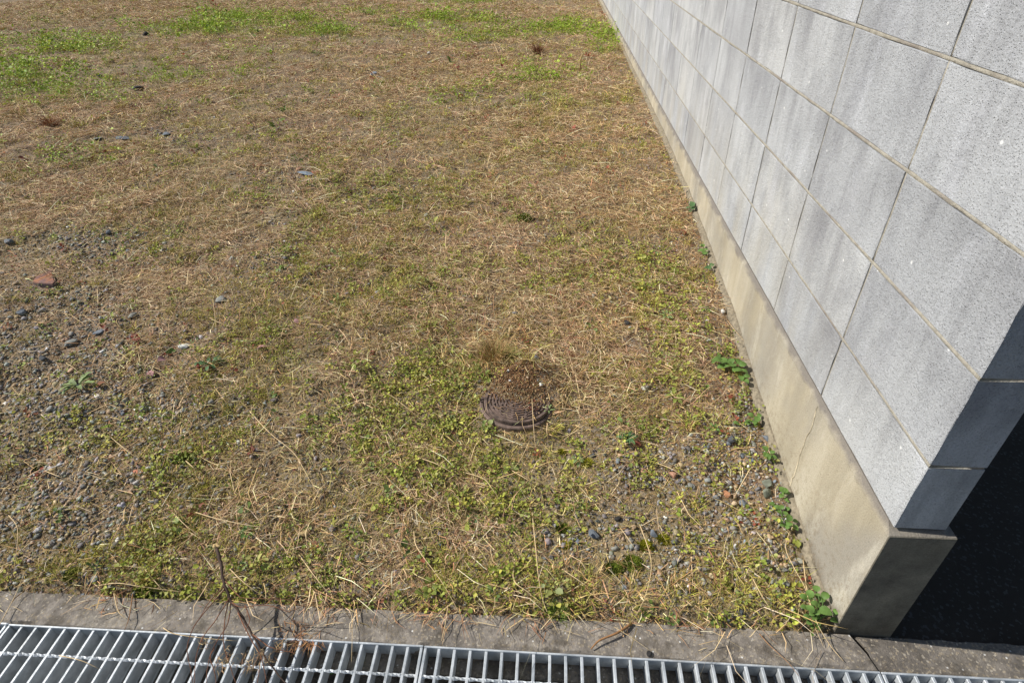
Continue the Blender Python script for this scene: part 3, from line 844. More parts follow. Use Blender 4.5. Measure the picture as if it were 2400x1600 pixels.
def off_stones(x, y, pad=0.0, keep=.12):
    k = np.ones(len(x), bool)
    for sx, sy, r in STONES:
        k &= (x - sx) ** 2 + (y + .25 * r - sy) ** 2 > (r * 1.05 + pad) ** 2
    return k | (rng.random(len(x)) < keep)
def pick(x, y, d):
    k = rng.random(len(x)) < d
    return x[k], y[k]
def mixcol(n, cols, wts, jit=.14):
    cols = np.array([lin(*c) for c in cols]); wts = np.array(wts, float) / sum(wts)
    c = cols[rng.choice(len(cols), n, p=wts)]
    return np.clip(c * np.exp(rng.normal(0, jit, (n, 1))) * np.exp(rng.normal(0, jit * .25, (n, 3))), 0, 1)
def blades(x, y, z, az, L, wd, e0, e1, col, roll=.6):
    """bent two-segment ribbons with a point"""
    n = len(x)
    d0 = np.stack([np.cos(az) * np.cos(e0), np.sin(az) * np.cos(e0), np.sin(e0)], 1)
    az2 = az + rng.normal(0, .35, n)
    d1 = np.stack([np.cos(az2) * np.cos(e1), np.sin(az2) * np.cos(e1), np.sin(e1)], 1)
    ro = rng.normal(0, roll, n)
    s = np.stack([-np.sin(az) * np.cos(ro), np.cos(az) * np.cos(ro), np.sin(ro)], 1) * (wd / 2)[:, None]
    p0 = np.stack([x, y, z], 1); h = (L * rng.uniform(.4, .6, n))[:, None]
    p1 = p0 + d0 * h; p2 = p1 + d1 * (L[:, None] - h)
    V = np.stack([p0 - s, p0 + s, p1 - s * .85, p1 + s * .85, p2], 1).reshape(-1, 3)
    b = (np.arange(n) * 5)[:, None]
    T = np.concatenate([b + [0, 1, 3], b + [0, 3, 2], b + [2, 3, 4]], 1).reshape(-1, 3)
    return V, T, np.repeat(col, 5, 0)
def leaves(p, nrm_tilt, az, L, wd, col):
    """little six-cornered leaves folded along the rib"""
    n = len(p)
    t = nrm_tilt
    d = np.stack([np.cos(az) * np.cos(t), np.sin(az) * np.cos(t), np.sin(t)], 1)
    ro = rng.normal(0, .45, n)
    s = np.stack([-np.sin(az) * np.cos(ro), np.cos(az) * np.cos(ro), np.sin(ro)], 1)
    up = np.cross(d, s)
    L = L[:, None]; W = wd[:, None]
    V = np.stack([p, p + d * L * .38 - s * W * .5 + up * W * .16, p + d * L * .76 - s * W * .42 + up * W * .16, p + d * L - up * L * .08, p + d * L * .76 + s * W * .42 + up * W * .16, p + d * L * .38 + s * W * .5 + up * W * .16], 1).reshape(-1, 3)
    b = (np.arange(n) * 6)[:, None]
    T = np.concatenate([b + [0, 3, 1], b + [1, 3, 2], b + [0, 5, 3], b + [5, 4, 3]], 1).reshape(-1, 3)
    return V, T, np.repeat(col, 6, 0)
def join(parts):
    V = []; T = []; K = []; o = 0
    for v, t, c in parts:
        V.append(v); T.append(t + o); K.append(c); o += len(v)
    return np.concatenate(V), np.concatenate(T), np.concatenate(K)
_bm = bmesh.new(); bmesh.ops.create_icosphere(_bm, subdivisions=1, radius=1); _bm.verts.ensure_lookup_table()
ICO0 = np.array([v.co[:] for v in _bm.verts]); ICOT0 = np.array([[v.index for v in f.verts] for f in _bm.faces]); _bm.free()
OCT = np.array([[1, 0, 0], [-1, 0, 0], [0, 1, 0], [0, -1, 0], [0, 0, 1], [0, 0, -1]], float)
OCTT = np.array([[0, 2, 4], [2, 1, 4], [1, 3, 4], [3, 0, 4], [2, 0, 5], [1, 2, 5], [3, 1, 5], [0, 3, 5]])
def surf_z(x, y):                                  # top of soil, or of the cover where it lies bare
    z = ground_z(x, y)
    return np.where(np.hypot(x - MH[0], y - MH[1]) < .106, np.maximum(z, -.2455), z)
def stones(x, y, size, col, flat=(.35, .7), sink=.25, shape=None):
    n = len(x)
    ICO, ICOT = shape or (ICO0, ICOT0)
    k = len(ICO)
    V = ICO[None] * (1 + rng.normal(0, .25, (n, k, 1))) + rng.normal(0, .10, (n, k, 3))
    V = np.sign(V) * np.abs(V) ** .7
    sc = np.stack([np.ones(n), rng.uniform(.42, .9, n), rng.uniform(*flat, n)], 1) * size[:, None] * .5
    V = V * sc[:, None, :]
    a = rng.uniform(0, 2 * np.pi, n); tl = rng.normal(0, .3, n)
    ct, st_ = np.cos(tl)[:, None], np.sin(tl)[:, None]
    X, Y, Z = V[..., 0], V[..., 1], V[..., 2]
    X, Z = X * ct - Z * st_, X * st_ + Z * ct
    ca, sa = np.cos(a)[:, None], np.sin(a)[:, None]
    X, Y = X * ca - Y * sa, X * sa + Y * ca
    z0 = surf_z(x, y) + sc[:, 2] * (1 - 2 * sink)
    V = np.stack([X + x[:, None], Y + y[:, None], Z + z0[:, None]], -1).reshape(-1, 3)
    T = (np.arange(n)[:, None, None] * k + ICOT[None]).reshape(-1, 3)
    return V, T, np.repeat(col, k, 0)
def clear_cover(x, y, keep=.12):
    inside = (np.hypot(x - MH[0], y - MH[1]) < .118) & (y < MH[1] + .06)
    return ~inside | (rng.random(len(x)) < keep)

# --- gravel (grey slate chips, tan grit)
x, y = sample(350000, 2.1, 2.2)
g = F_gravel(x, y); nz = fbm(x, y, 2.2, 3, 21)
d = .04 + 1.7 * g * (.5 + nz) + .22 * np.clip(nz - .45, 0, 1) * 2
k = rng.random(len(x)) < d; k &= clear_cover(x, y, 0) & off_stones(x, y)
x, y, g = x[k], y[k], g[k]
sz = np.exp(rng.normal(np.log(.0072), .46, len(x))) * (1 + .08 * g) * sizescale(x, y) ** .7
sz = np.clip(sz, .004, .024)
col = mixcol(len(x), [(152, 148, 140), (132, 129, 124), (174, 170, 162), (112, 106, 98), (166, 144, 114), (192, 168, 132), (144, 140, 124), (222, 218, 208)], [5, 4, 2.5, 2, 3, 2.5, 2.5, .3], .2)
bigk = sz > .0105
grav = [stones(x[bigk], y[bigk], sz[bigk], col[bigk], (.22, .55), .2), stones(x[~bigk], y[~bigk], sz[~bigk] * 1.1, col[~bigk], (.3, .65), .2, (OCT, OCTT))]
x, y = sample(64000, 1.7, 2.0, 6)                                        # brown crumbs of soil and grit
k = clear_cover(x, y, .8)
x, y = x[k], y[k]
col = mixcol(len(x), [(164, 130, 92), (138, 108, 76), (186, 156, 116), (200, 176, 136), (116, 96, 72)], [4, 3, 3, 1.5, 2], .16)
grav.append(stones(x, y, np.exp(rng.normal(np.log(.0055), .3, len(x))) * sizescale(x, y) ** .8, col, (.5, .9), .25, (OCT, OCTT)))
n = 7000                                                                    # crumbs on the heap beside the cover
x = MH[0] + rng.normal(0, .065, n); y = MH[1] + .075 + rng.normal(0, .055, n)
grav.append(stones(x, y, np.exp(rng.normal(np.log(.0036), .42, n)), mixcol(n, [(140, 104, 70), (118, 86, 58), (168, 132, 94), (214, 194, 158)], [5, 4, 2.5, .35]), (.6, .95), .25, (OCT, OCTT)))
V, T, K = join(grav)
print('gravel tris', len(T))
tag(big_mesh('gravel', V, T, K, M['gravel']), 'loose grey slate chips and tan grit strewn over the lot', 'gravel', kind='stuff')

# --- dry straw litter and short dead grass
parts = []
x, y = sample(540000, 1.6, 2.0, pad=.05)
dry = F_dry(x, y); g = F_gravel(x, y); b = F_bare(x, y); cl = F_clover(x, y)
nz = fbm(x, y, 1.6, 4, 33)
cz = fbm(x, y, 7, 3, 35)
d = np.clip((.30 + 1.1 * np.clip(nz - .38, 0, 1) + .7 * dry - .55 * g - .4 * cl) * (.45 + 1.1 * np.clip((cz - .3) * 2.5, 0, 1)), .06, 1) * (1 - .85 * b)
edge = np.clip((y - SOIL_Y + .045 + (fbm(x, y, 6, 3, 44) - .5) * .12) / .05, 0, 1)
k = (rng.random(len(x)) < d * edge) & clear_cover(x, y, .22) & off_stones(x, y, .006)
x, y, dry = x[k], y[k], dry[k]
n = len(x); s = sizescale(x, y)
z = np.where(y > SOIL_Y, surf_z(x, y), KERB_Z) + np.abs(rng.normal(0, .004, n)) * s + .002 + dry * np.abs(rng.normal(0, .008, n))
L = np.exp(rng.normal(np.log(.030), .5, n)) * s * (1 + .5 * dry)
L = np.clip(L, .008, .16)
wd = (rng.uniform(.0009, .0017, n) + (rng.random(n) < .15) * .0011) * s
e0 = rng.normal(.10, .22, n); e1 = e0 - np.abs(rng.normal(.15, .25, n))
col = mixcol(n, [(202, 162, 116), (172, 130, 90), (222, 190, 144), (130, 96, 66), (236, 210, 168), (170, 150, 96), (148, 106, 78)], [5, 5, 3.5, 5, 1.8, 3, 4], .24)
pt = fbm(x, y, 2.3, 4, 91)[:, None]; ol = np.clip((pt - .45) * 5, 0, 1)
col = col * (1 - .55 * ol * np.array([.22, .05, .30])) * (1 + .5 * (fbm(x, y, 6, 3, 95)[:, None] - .5))
az = fbm(x, y, 3, 2, 97) * 14 + rng.normal(0, 1.0, n)
parts.append(blades(x, y, z, az, L, wd, e0, e1, np.clip(col * 1.15, 0, 1)))
n1 = len(x)
x, y = sample(110000, 1.3, 2.0)                                           # standing dead tufts
dry = F_dry(x, y)
x, y = pick(x, y, np.clip(.12 + .75 * dry, 0, 1) * (1 - F_bare(x, y)) * (fbm(x, y, 5, 3, 51) > .46)); n = len(x); s = sizescale(x, y)
L = np.exp(rng.normal(np.log(.045), .4, n)) * s
e0 = rng.uniform(.35, 1.3, n)
parts.append(blades(x, y, ground_z(x, y) - .003, rng.uniform(0, 6.283, n), L, rng.uniform(.0008, .0014, n) * s, e0, e0 - rng.uniform(.2, .9, n),
                    mixcol(n, [(218, 184, 142), (230, 202, 158), (194, 160, 122), (200, 182, 126)], [4, 3, 3, 2])))
# long stray stalks
x, y = sample(15000, 1.5, 2.4, pad=.06); n = len(x); s = sizescale(x, y)
k = clear_cover(x, y, .3); x, y, s = x[k], y[k], s[k]; n = len(x)
L = np.exp(rng.normal(np.log(.075), .45, n)) * s ** .6
parts.append(blades(x, y, np.where(y > SOIL_Y, ground_z(x, y), KERB_Z) + .006 + np.abs(rng.normal(0, .006, n)), rng.uniform(0, 6.283, n), L, rng.uniform(.0010, .0018, n) * s, rng.normal(.10, .10, n), rng.normal(-.06, .1, n),
                    mixcol(n, [(234, 208, 158), (220, 184, 130), (240, 222, 184), (190, 146, 100)], [4, 4, 2, 1.5], .12)))
V, T, K = join(parts)
print('straw tris', len(T), n1)
tag(big_mesh('straw_litter', V, T, K, M['blade']), 'dry straw and dead grass lying all over the lot', 'dead grass', kind='stuff')

# --- matted straw: small mats of blades set out over the lot (the object's own loose points carry its own mats)
def mats(name, variants, pts, scl, mat, label, cat):
    V, T, K, G = [], [], [], []
    o = 0
    for g, (v, t, c) in enumerate(variants):
        V.append(v); T.append(t + o); K.append(c); G.append(np.full(len(v), g)); o += len(v)
    V = np.concatenate(V); T = np.concatenate(T); K = np.concatenate(K); G = np.concatenate(G)
    n0 = len(V); n = len(pts)
    me = bpy.data.meshes.new(name)
    me.vertices.add(n0 + n); me.vertices.foreach_set('co', np.concatenate([V, pts]).astype(np.float32).ravel())
    m = len(T)
    me.loops.add(3 * m); me.loops.foreach_set('vertex_index', T.astype(np.int32).ravel())
    me.polygons.add(m); me.polygons.foreach_set('loop_start', (np.arange(m) * 3).astype(np.int32))
    me.update(calc_edges=True)
    a = me.color_attributes.new('tint', 'FLOAT_COLOR', 'POINT')
    c4 = np.ones((n0 + n, 4), np.float32); c4[:n0, :3] = K; a.data.foreach_set('color', c4.ravel())
    a = me.attributes.new('gid', 'INT', 'POINT'); a.data.foreach_set('value', np.concatenate([G, np.full(n, 999)]).astype(np.int32))
    a = me.attributes.new('spot', 'BOOLEAN', 'POINT'); a.data.foreach_set('value', np.arange(n0 + n) >= n0)
    a = me.attributes.new('turn', 'FLOAT_VECTOR', 'POINT')
    tr = np.zeros((n0 + n, 3), np.float32); tr[n0:, 2] = rng.uniform(0, 6.283, n); a.data.foreach_set('vector', tr.ravel())
    a = me.attributes.new('big', 'FLOAT', 'POINT'); sc_ = np.ones(n0 + n, np.float32); sc_[n0:] = scl; a.data.foreach_set('value', sc_)
    ob = link(name, me, mat)
    ng = bpy.data.node_groups.new(name, 'GeometryNodeTree')
    ng.interface.new_socket('Geometry', in_out='INPUT', socket_type='NodeSocketGeometry')
    ng.interface.new_socket('Geometry', in_out='OUTPUT', socket_type='NodeSocketGeometry')
    N = ng.nodes.new; Lk = ng.links.new
    gi, go = N('NodeGroupInput'), N('NodeGroupOutput')
    def attr(nm, ty):
        q = N('GeometryNodeInputNamedAttribute'); q.data_type = ty; q.inputs['Name'].default_value = nm; return q.outputs['Attribute']
    se = N('GeometryNodeSeparateGeometry'); se.domain = 'POINT'
    Lk(gi.outputs[0], se.inputs[0]); Lk(attr('spot', 'BOOLEAN'), se.inputs['Selection'])
    sp = N('GeometryNodeSplitToInstances'); sp.domain = 'POINT'
    Lk(se.outputs['Inverted'], sp.inputs[0]); Lk(attr('gid', 'INT'), sp.inputs['Group ID'])
    iop = N('GeometryNodeInstanceOnPoints')
    Lk(se.outputs['Selection'], iop.inputs['Points']); Lk(sp.outputs['Instances'], iop.inputs['Instance'])
    iop.inputs['Pick Instance'].default_value = True
    e2r = N('FunctionNodeEulerToRotation'); Lk(attr('turn', 'FLOAT_VECTOR'), e2r.inputs[0]); Lk(e2r.outputs[0], iop.inputs['Rotation'])
    Lk(attr('big', 'FLOAT'), iop.inputs['Scale'])
    Lk(iop.outputs[0], go.inputs[0])
    md = ob.modifiers.new('mats', 'NODES'); md.node_group = ng
    return tag(ob, label, cat, kind='stuff')
def straw_variant(r, n, Lm, cols, wts, up=.10, hh=.006):
    a = rng.uniform(0, 6.283, n); q = np.sqrt(rng.random(n)) * r
    x = q * np.cos(a); y = q * np.sin(a)
    main = rng.uniform(0, 6.283)
    az = np.where(rng.random(n) < .5, main + rng.normal(0, .5, n), rng.uniform(0, 6.283, n))
    e0 = np.abs(rng.normal(up, .18, n)); L = np.clip(np.exp(rng.normal(np.log(Lm), .5, n)), .008, .14)
    return blades(x, y, np.abs(rng.normal(0, hh, n)) + .001, az, L, rng.uniform(.0009, .0017, n), e0, e0 - np.abs(rng.normal(.2, .2, n)), mixcol(n, cols, wts, .22))
SC = [(206, 174, 132), (180, 144, 108), (224, 198, 156), (146, 112, 82), (236, 214, 176), (176, 158, 106), (158, 120, 92)]
x, y = sample(14000, 1.6, 2.0, pad=0)
dry = F_dry(x, y); g = F_gravel(x, y); cl = F_clover(x, y); wf = F_weed(x, y)
d = np.clip(.16 + 1.3 * np.clip(fbm(x, y, 2.2, 4, 133) - .42, 0, 1) * 2 + .6 * dry - .75 * g - .7 * cl - .12 * wf, .03, 1) * (1 - F_bare(x, y))
k = (rng.random(len(x)) < d) & (y > .03) & (x < -.07) & off_stones(x, y, .045, .05) & ((np.hypot(x - MH[0], y - MH[1]) > .17))
x, y = x[k], y[k]
print('straw mats', len(x))
mats('straw_mat', [straw_variant(.065, 70, .034, SC, [5, 5, 4, 4, 2, 3, 3]) for _ in range(14)], np.stack([x, y, ground_z(x, y)], 1), sizescale(x, y) * rng.uniform(.8, 1.25, len(x)), M['blade'],
     'matted pale thatch of dead grass over the lot', 'dead grass')
# olive grass in rooted tufts
def tuft_variant(r, n, Lm, cols, wts):
    a = rng.uniform(0, 6.283, n); q = np.abs(rng.normal(0, r, n))
    x = q * np.cos(a); y = q * np.sin(a)
    e0 = rng.uniform(.35, 1.35, n); L = np.exp(rng.normal(np.log(Lm), .35, n))
    return blades(x, y, np.full(n, -.002), a + rng.normal(0, .7, n), L, rng.uniform(.001, .0018, n), e0, e0 - rng.uniform(.2, 1.0, n), mixcol(n, cols, wts, .16))
OC = [(166, 162, 70), (146, 144, 54), (184, 176, 88), (172, 150, 84), (204, 178, 118)]
x, y = sample(30000, 1.5, 2.0, pad=0)
ms_ = F_moss(x, y); wf = F_weed(x, y); g = F_gravel(x, y); cl = F_clover(x, y)
d = np.clip((.13 + 1.0 * ms_ + .5 * wf + .3 * cl - .05 * g) * np.clip((fbm(x, y, 3.2, 4, 141) - .33) * 3.6, 0, 1), 0, 1) * (1 - F_bare(x, y))
k = (rng.random(len(x)) < d) & (y > .01) & (x < -.05) & off_stones(x, y, .01, .1) & ((np.hypot(x - MH[0], y - MH[1]) > .15))
x, y = x[k], y[k]
print('olive tufts', len(x))
mats('olive_tufts', [tuft_variant(.018, 46, .024, OC, [4, 3, 3, 3, 2.5]) for _ in range(10)], np.stack([x, y, ground_z(x, y)], 1), sizescale(x, y) * rng.uniform(.7, 1.3, len(x)), M['moss'],
     'low olive green grass tufts rooted among the straw', 'grass')

# --- fine green and olive grass, moss
parts = []
x, y = sample(860000, 1.7, 2.0, pad=.02)
ms_ = F_moss(x, y); wf = F_weed(x, y); b = F_bare(x, y); cl = F_clover(x, y)
nz = fbm(x, y, 3.5, 4, 61)
far_ol = .5 * np.clip((fbm(x, y, .8, 3, 66) - .48) * 5, 0, 1) * np.clip((y - 1.5) / 2, 0, 1)
d = np.clip((.26 + far_ol + 1.0 * ms_ + .6 * wf + .5 * cl) * np.clip((nz - .32) * 3.8, 0, 1), 0, 1) * (1 - b) * (1 - .6 * F_gravel(x, y))
k = (rng.random(len(x)) < d) & clear_cover(x, y, 0) & off_stones(x, y)
x, y, ms_, cl = x[k], y[k], ms_[k], cl[k]; n = len(x); s = sizescale(x, y)
L = np.exp(rng.normal(np.log(.017), .4, n)) * s * (1 + .5 * cl)
e0 = rng.uniform(.3, 1.4, n)
col = mixcol(n, [(168, 162, 72), (148, 144, 56), (186, 176, 92), (166, 144, 80), (200, 174, 114)], [4, 3.4, 2.6, 3, 3], .2)
gm = (rng.random(n) < cl * .75)
col[gm] = mixcol(int(gm.sum()), [(156, 180, 62), (136, 160, 52), (182, 200, 90)], [3, 3, 2])
parts.append(blades(x, y, ground_z(x, y) - .001, rng.uniform(0, 6.283, n), L, rng.uniform(.0011, .002, n) * s, e0, e0 - rng.uniform(.1, .8, n), col))
V, T, K = join(parts)
print('grass tris', len(T))
tag(big_mesh('short_grass', V, T, K, M['moss']), 'short olive grass and moss between the straw', 'grass', kind='stuff')

# --- small leafy weeds (chickweed, clover): rosettes of tiny leaves
parts = []
def rosettes(x, y, nl, L0, spread, cols, wts, hgt=.010):
    n = len(x)
    cnt = np.maximum(3, rng.poisson(nl, n)); i = np.repeat(np.arange(n), cnt); m = len(i)
    s = sizescale(x, y)[i] * np.exp(rng.normal(0, .22, n))[i]
    az = rng.uniform(0, 6.283, m); rr = np.abs(rng.normal(0, spread, m)) * s
    px = x[i] + rr * np.cos(az); py = y[i] + rr * np.sin(az)
    py = np.maximum(py, SOIL_Y + rng.uniform(.002, .03, m))
    pz = ground_z(px, py) + .003 + np.abs(rng.normal(0, hgt, m)) * s
    L = L0 * s * np.exp(rng.normal(0, .25, m))
    pc = mixcol(n, cols, wts, .12)[i] * np.exp(rng.normal(0, .10, (m, 1)))
    return leaves(np.stack([px, py, pz], 1), rng.normal(.25, .4, m), az + rng.normal(0, .5, m), L, L * rng.uniform(.62, .95, m), np.clip(pc, 0, 1))
x, y = sample(185000, 1.6, 2.1)
wf = F_weed(x, y); nz = fbm(x, y, 4.5, 3, 71)
k = (rng.random(len(x)) < np.clip((.08 + .58 * wf) * np.clip((nz - .38) * 3.6, 0, 1), 0, 1) * (1 - F_bare(x, y))) & clear_cover(x, y, 0)
x, y = x[k], y[k]
parts.append(rosettes(x, y, 12, .0070, .013, [(172, 174, 76), (154, 160, 68), (130, 142, 60), (190, 186, 88), (160, 160, 92)], [3, 4, 3.5, 1.5, 2]))
nw = len(x)
x, y = sample(6000, 1.5, 2.4)                                            # yellow sprigs
wf = F_weed(x, y)
x, y = pick(x, y, np.clip(.03 + .25 * wf, 0, 1) * (1 - F_bare(x, y)))
parts.append(rosettes(x, y, 9, .0065, .007, [(174, 172, 82), (156, 160, 78), (184, 180, 104)], [3, 3, 2], .016))
x, y = sample(4200, 1.5, 2.4)                                            # small round deep-green leaves
x, y = pick(x, y, np.clip(.10 + .5 * F_weed(x, y), 0, 1) * (1 - F_bare(x, y)))
parts.append(rosettes(x, y, 5, .011, .011, [(112, 134, 62), (134, 150, 84), (152, 160, 104), (98, 116, 60)], [3, 3, 1.5, 2], .008))
x, y = sample(150000, .9, 3.0)                                            # bright far clover
cl = F_clover(x, y); nz = fbm(x, y, 2.6, 4, 81) * .6 + fbm(x, y, 9, 3, 83) * .4
x, y = pick(x, y, np.clip(cl * 1.1 * np.clip((nz - .44) * 7, 0, 1) + .03 * (cl > .15), 0, 1))
parts.append(rosettes(x, y, 10, .0085, .026, [(154, 178, 58), (136, 160, 48), (176, 192, 76), (116, 138, 48)], [4, 3, 2.5, 2], .020))
print('clover rosettes', len(x), nw)
x, y = sample(2200, 1.4, 2.4)                                            # red-brown withered sprigs
x, y = pick(x, y, .5 * (1 - F_bare(x, y)))
parts.append(rosettes(x, y, 7, .009, .010, [(150, 84, 62), (130, 76, 60), (170, 112, 84)], [3, 3, 2], .008))
V, T, K = join(parts)
print('leaf tris', len(T))
tag(big_mesh('small_weeds', V, T, K, M['leafstuff']), 'tiny chickweed and clover leaves carpeting the soil', 'weeds', kind='stuff')

# ------------------------------------------------------------------ leafy plants, each leaf a part
def leaf_mesh(name, kind, mat):
    """unit leaf along +x, folded and cupped; kind: round, long, toothed"""
    n = 7
    v = []; f = []
    for i in range(n):
        t = i / (n - 1)
        if kind == 'round': wv = .46 * math.sin(math.pi * min(1, .06 + .94 * t) ** .8) ** .62 if t < 1 else 0.02
        elif kind == 'long': wv = .19 * math.sin(math.pi * (.05 + .93 * t)) ** .8 + .01
        else: wv = (.17 * math.sin(math.pi * (.04 + .93 * t ** 1.3)) ** .8 + .012) * (1.25 if i % 2 else .72)
        z = .10 * math.sin(math.pi * t) - .10 * t * t
        v += [(t, -wv, z + wv * .28), (t, 0, z), (t, wv, z + wv * .28)]
    for i in range(n - 1):
        a = i * 3
        f += [(a, a + 3, a + 4, a + 1), (a + 1, a + 4, a + 5, a + 2)]
    me = bpy.data.meshes.new(name); me.from_pydata(v, [], f); me.update(); me.materials.append(M[mat])
    me.polygons.foreach_set('use_smooth', [True] * len(me.polygons))
    return me
LM = {(k, m): leaf_mesh('leaf', k, m) for k in ('round', 'long', 'toothed') for m in ('leaf', 'leaf_pale', 'leaf_dark', 'leaf_yellow')}
def stem_part(pts, r0, r1, parent, mat='leaf', name='stem'):
    q = smooth_path(pts, 3)
    rad = [r0 + (r1 - r0) * i / (len(q) - 1) for i in range(len(q))]
    v, f = tube(q, rad, 5)
    return pydata(name, v, f, M[mat], parent, True)
def rosette_plant(u, v, fr, wpx, kind, mat, n, label, tilt=.25, name='weed_rosette'):
    p = on_ground(u, v, fr)
    dpt = float(-(ROT.T @ (p - CAM))[2]); R = wpx * dpt / F_PX / 2
    o = tag(empty(name, p), label, 'weed')
    r = np.random.default_rng(int(u + v * 3))
    for k in range(n):
        a = 2 * math.pi * k / n + r.normal(0, .2)
        l = bpy.data.objects.new('leaf', LM[kind, mat]); C.objects.link(l); l.parent = o
        s = R * r.uniform(.7, 1.1) * (.62 if kind == 'round' else 1)
        l.scale = (s, s, s); st = (.15 if kind != 'round' else r.uniform(.1, .7)) * R
        l.location = (st * math.cos(a), st * math.sin(a), .006 + .002 * k % .006); l.rotation_euler = (r.normal(0, .2), -tilt + r.normal(0, .15), a)
    return o
rosette_plant(480, 800, 'R7', 74, 'toothed', 'leaf_pale', 8, 'pale toothed weed rosette on the left gravel')
rosette_plant(1295, 670, 'R7', 62, 'toothed', 'leaf_dark', 8, 'grey-green toothed weed rosette right of the white flat stone')
rosette_plant(1675, 975, 'R6', 46, 'long', 'leaf_dark', 11, 'small grey-green rosette touching the rust-red pebble')
rosette_plant(2215, 85, 'R6', 28, 'toothed', 'leaf', 7, 'green weed rosette near the white pebble at the wall foot')
rosette_plant(2005, 690, 'R6', 44, 'long', 'leaf_yellow', 9, 'bright yellow-green rosette right of the inspection cover')
rosette_plant(1945, 130, 'R6', 36, 'toothed', 'leaf_pale', 8, 'pale rosette right of the black clod')
rosette_plant(2310, 440, 'R6', 44, 'toothed', 'leaf', 8, 'green toothed rosette two hand widths from the wall, level with the soil heap')
rosette_plant(2145, 530, 'R6', 30, 'long', 'leaf_yellow', 8, 'yellow-green sprig left of the toothed rosette near the wall')
rosette_plant(1335, 1120, 'R6', 36, 'long', 'leaf_pale', 8, 'flat pale rosette left of the yellow moss clump below the cover')
rosette_plant(1130, 780, 'R6', 32, 'toothed', 'leaf_pale', 6, 'pale withered weed at the right rim of the inspection cover')
rosette_plant(2270, 905, 'R6', 30, 'toothed', 'leaf', 7, 'small green rosette between the cover and the grey chips by the wall')
rosette_plant(1160, 1155, 'R7', 22, 'round', 'leaf_pale', 4, 'pale round-leaved seedling at the edge of the left gravel')
rosette_plant(1700, 150, 'R1', 40, 'round', 'leaf', 7, 'round-leaved green weed above the dead twig', .35)
rosette_plant(1685, 380, 'R1', 32, 'round', 'leaf_pale', 5, 'pale round-leaved weed right of the dead twig tip', .35)
rosette_plant(615, 550, 'R2', 60, 'round', 'leaf_yellow', 9, 'light green round-leaved weed near the kerb, beside a long bent straw', .4)
rosette_plant(155, 180, 'R2', 30, 'round', 'leaf_yellow', 6, 'yellow-green round-leaved seedling in the mossy grass', .4)
rosette_plant(910, 60, 'R2', 40, 'round', 'leaf', 7, 'dark green round-leaved weed in the middle of the near grass', .35)
rosette_plant(2100, 720, 'R2', 34, 'round', 'leaf_yellow', 6, 'yellow-green round-leaved weed by the kerb end of a straw', .4)
rosette_plant(2280, 755, 'R2', 34, 'round', 'leaf', 7, 'green clover-like weed at the kerb under the wall corner side', .4)
rosette_plant(400, 905, 'R3', 32, 'round', 'leaf_yellow', 6, 'bright green seedling above the dark stone beside the kerb', .4)
rosette_plant(645, 880, 'R3', 24, 'long', 'leaf', 7, 'small narrow-leaved weed left of the corner plant', .5)
def bushy(base, leaves_uv, fr, label, mat='leaf', hz=.03):
    """plant whose round leaves each sit at a place seen in the photo, at a small height above the soil"""
    p = on_ground(*base, fr)
    o = tag(empty('leafy_weed', p), label, 'weed')
    for i, (u, v, s, ang, h) in enumerate(leaves_uv):
        z = p[2] + h
        q = at_z(u, v, z, fr) - p
        dpt = float(-(ROT.T @ (q + p - CAM))[2])
        L = s / FR[fr][2] * dpt / F_PX
        l = bpy.data.objects.new('leaf', LM['round', mat]); C.objects.link(l); l.parent = o
        l.scale = (L, L, L)
        a = math.radians(ang); rr = random.uniform(-.25, .25)
        l.rotation_euler = (rr, random.uniform(-.35, .05), a)
        b = q - np.array([math.cos(a), math.sin(a), 0]) * L * .5
        l.location = b
        if i % 2 == 0 or h > .03:
            stem_part([(random.uniform(-.008, .008), random.uniform(-.008, .008), -.004), b * .5 + np.array([0, 0, h * .35]), b], .0012, .0008, o, mat)
    return o
bushy((400, 690), [(380, 225, 110, 80, .05), (285, 300, 120, 110, .05), (270, 360, 100, 150, .04), (185, 355, 100, 150, .04), (400, 335, 80, 60, .03), (510, 335, 120, 40, .05), (465, 400, 90, 10, .035),
                   (345, 455, 105, 160, .05), (400, 475, 70, 30, .03), (200, 505, 100, 170, .035), (285, 520, 120, 130, .05), (385, 560, 100, 60, .045), (515, 575, 170, -25, .05), (310, 590, 80, 200, .04),
                   (235, 635, 95, 180, .03), (340, 650, 90, 230, .035), (275, 715, 90, 200, .02), (405, 735, 80, 260, .02), (415, 785, 80, 270, .015), (640, 695, 110, -20, .03), (660, 560, 90, 30, .045), (655, 605, 60, 0, .035), (318, 885, 60, 250, .004), (320, 770, 60, 240, .01)],
      'K', 'large round-leaved green plant growing at the kerb against the foundation corner')
bushy((760, 1360), [(700, 1345, 90, 170, .02), (745, 1405, 80, 200, .015), (830, 1305, 100, 70, .03), (845, 1385, 90, 40, .03), (815, 1420, 95, 240, .02), (915, 1440, 95, -60, .02), (925, 1350, 70, 0, .02), (780, 1240, 70, 100, .02), (690, 1220, 70, 130, .015), (740, 1165, 70, 70, .02), (675, 1165, 70, 160, .02), (610, 1130, 80, 170, .015), (820, 1190, 60, 30, .015)],
      'B', 'trailing round-leaved weed along the footing, nearest the corner plant')
bushy((770, 980), [(735, 935, 100, 100, .03), (785, 945, 80, 60, .03), (775, 995, 60, 0, .02), (735, 1020, 70, 220, .015), (825, 980, 60, 20, .02), (790, 1065, 60, 270, .01), (820, 1095, 40, 300, .01)], 'B', 'small seedling by the light grey chip at the wall footing')
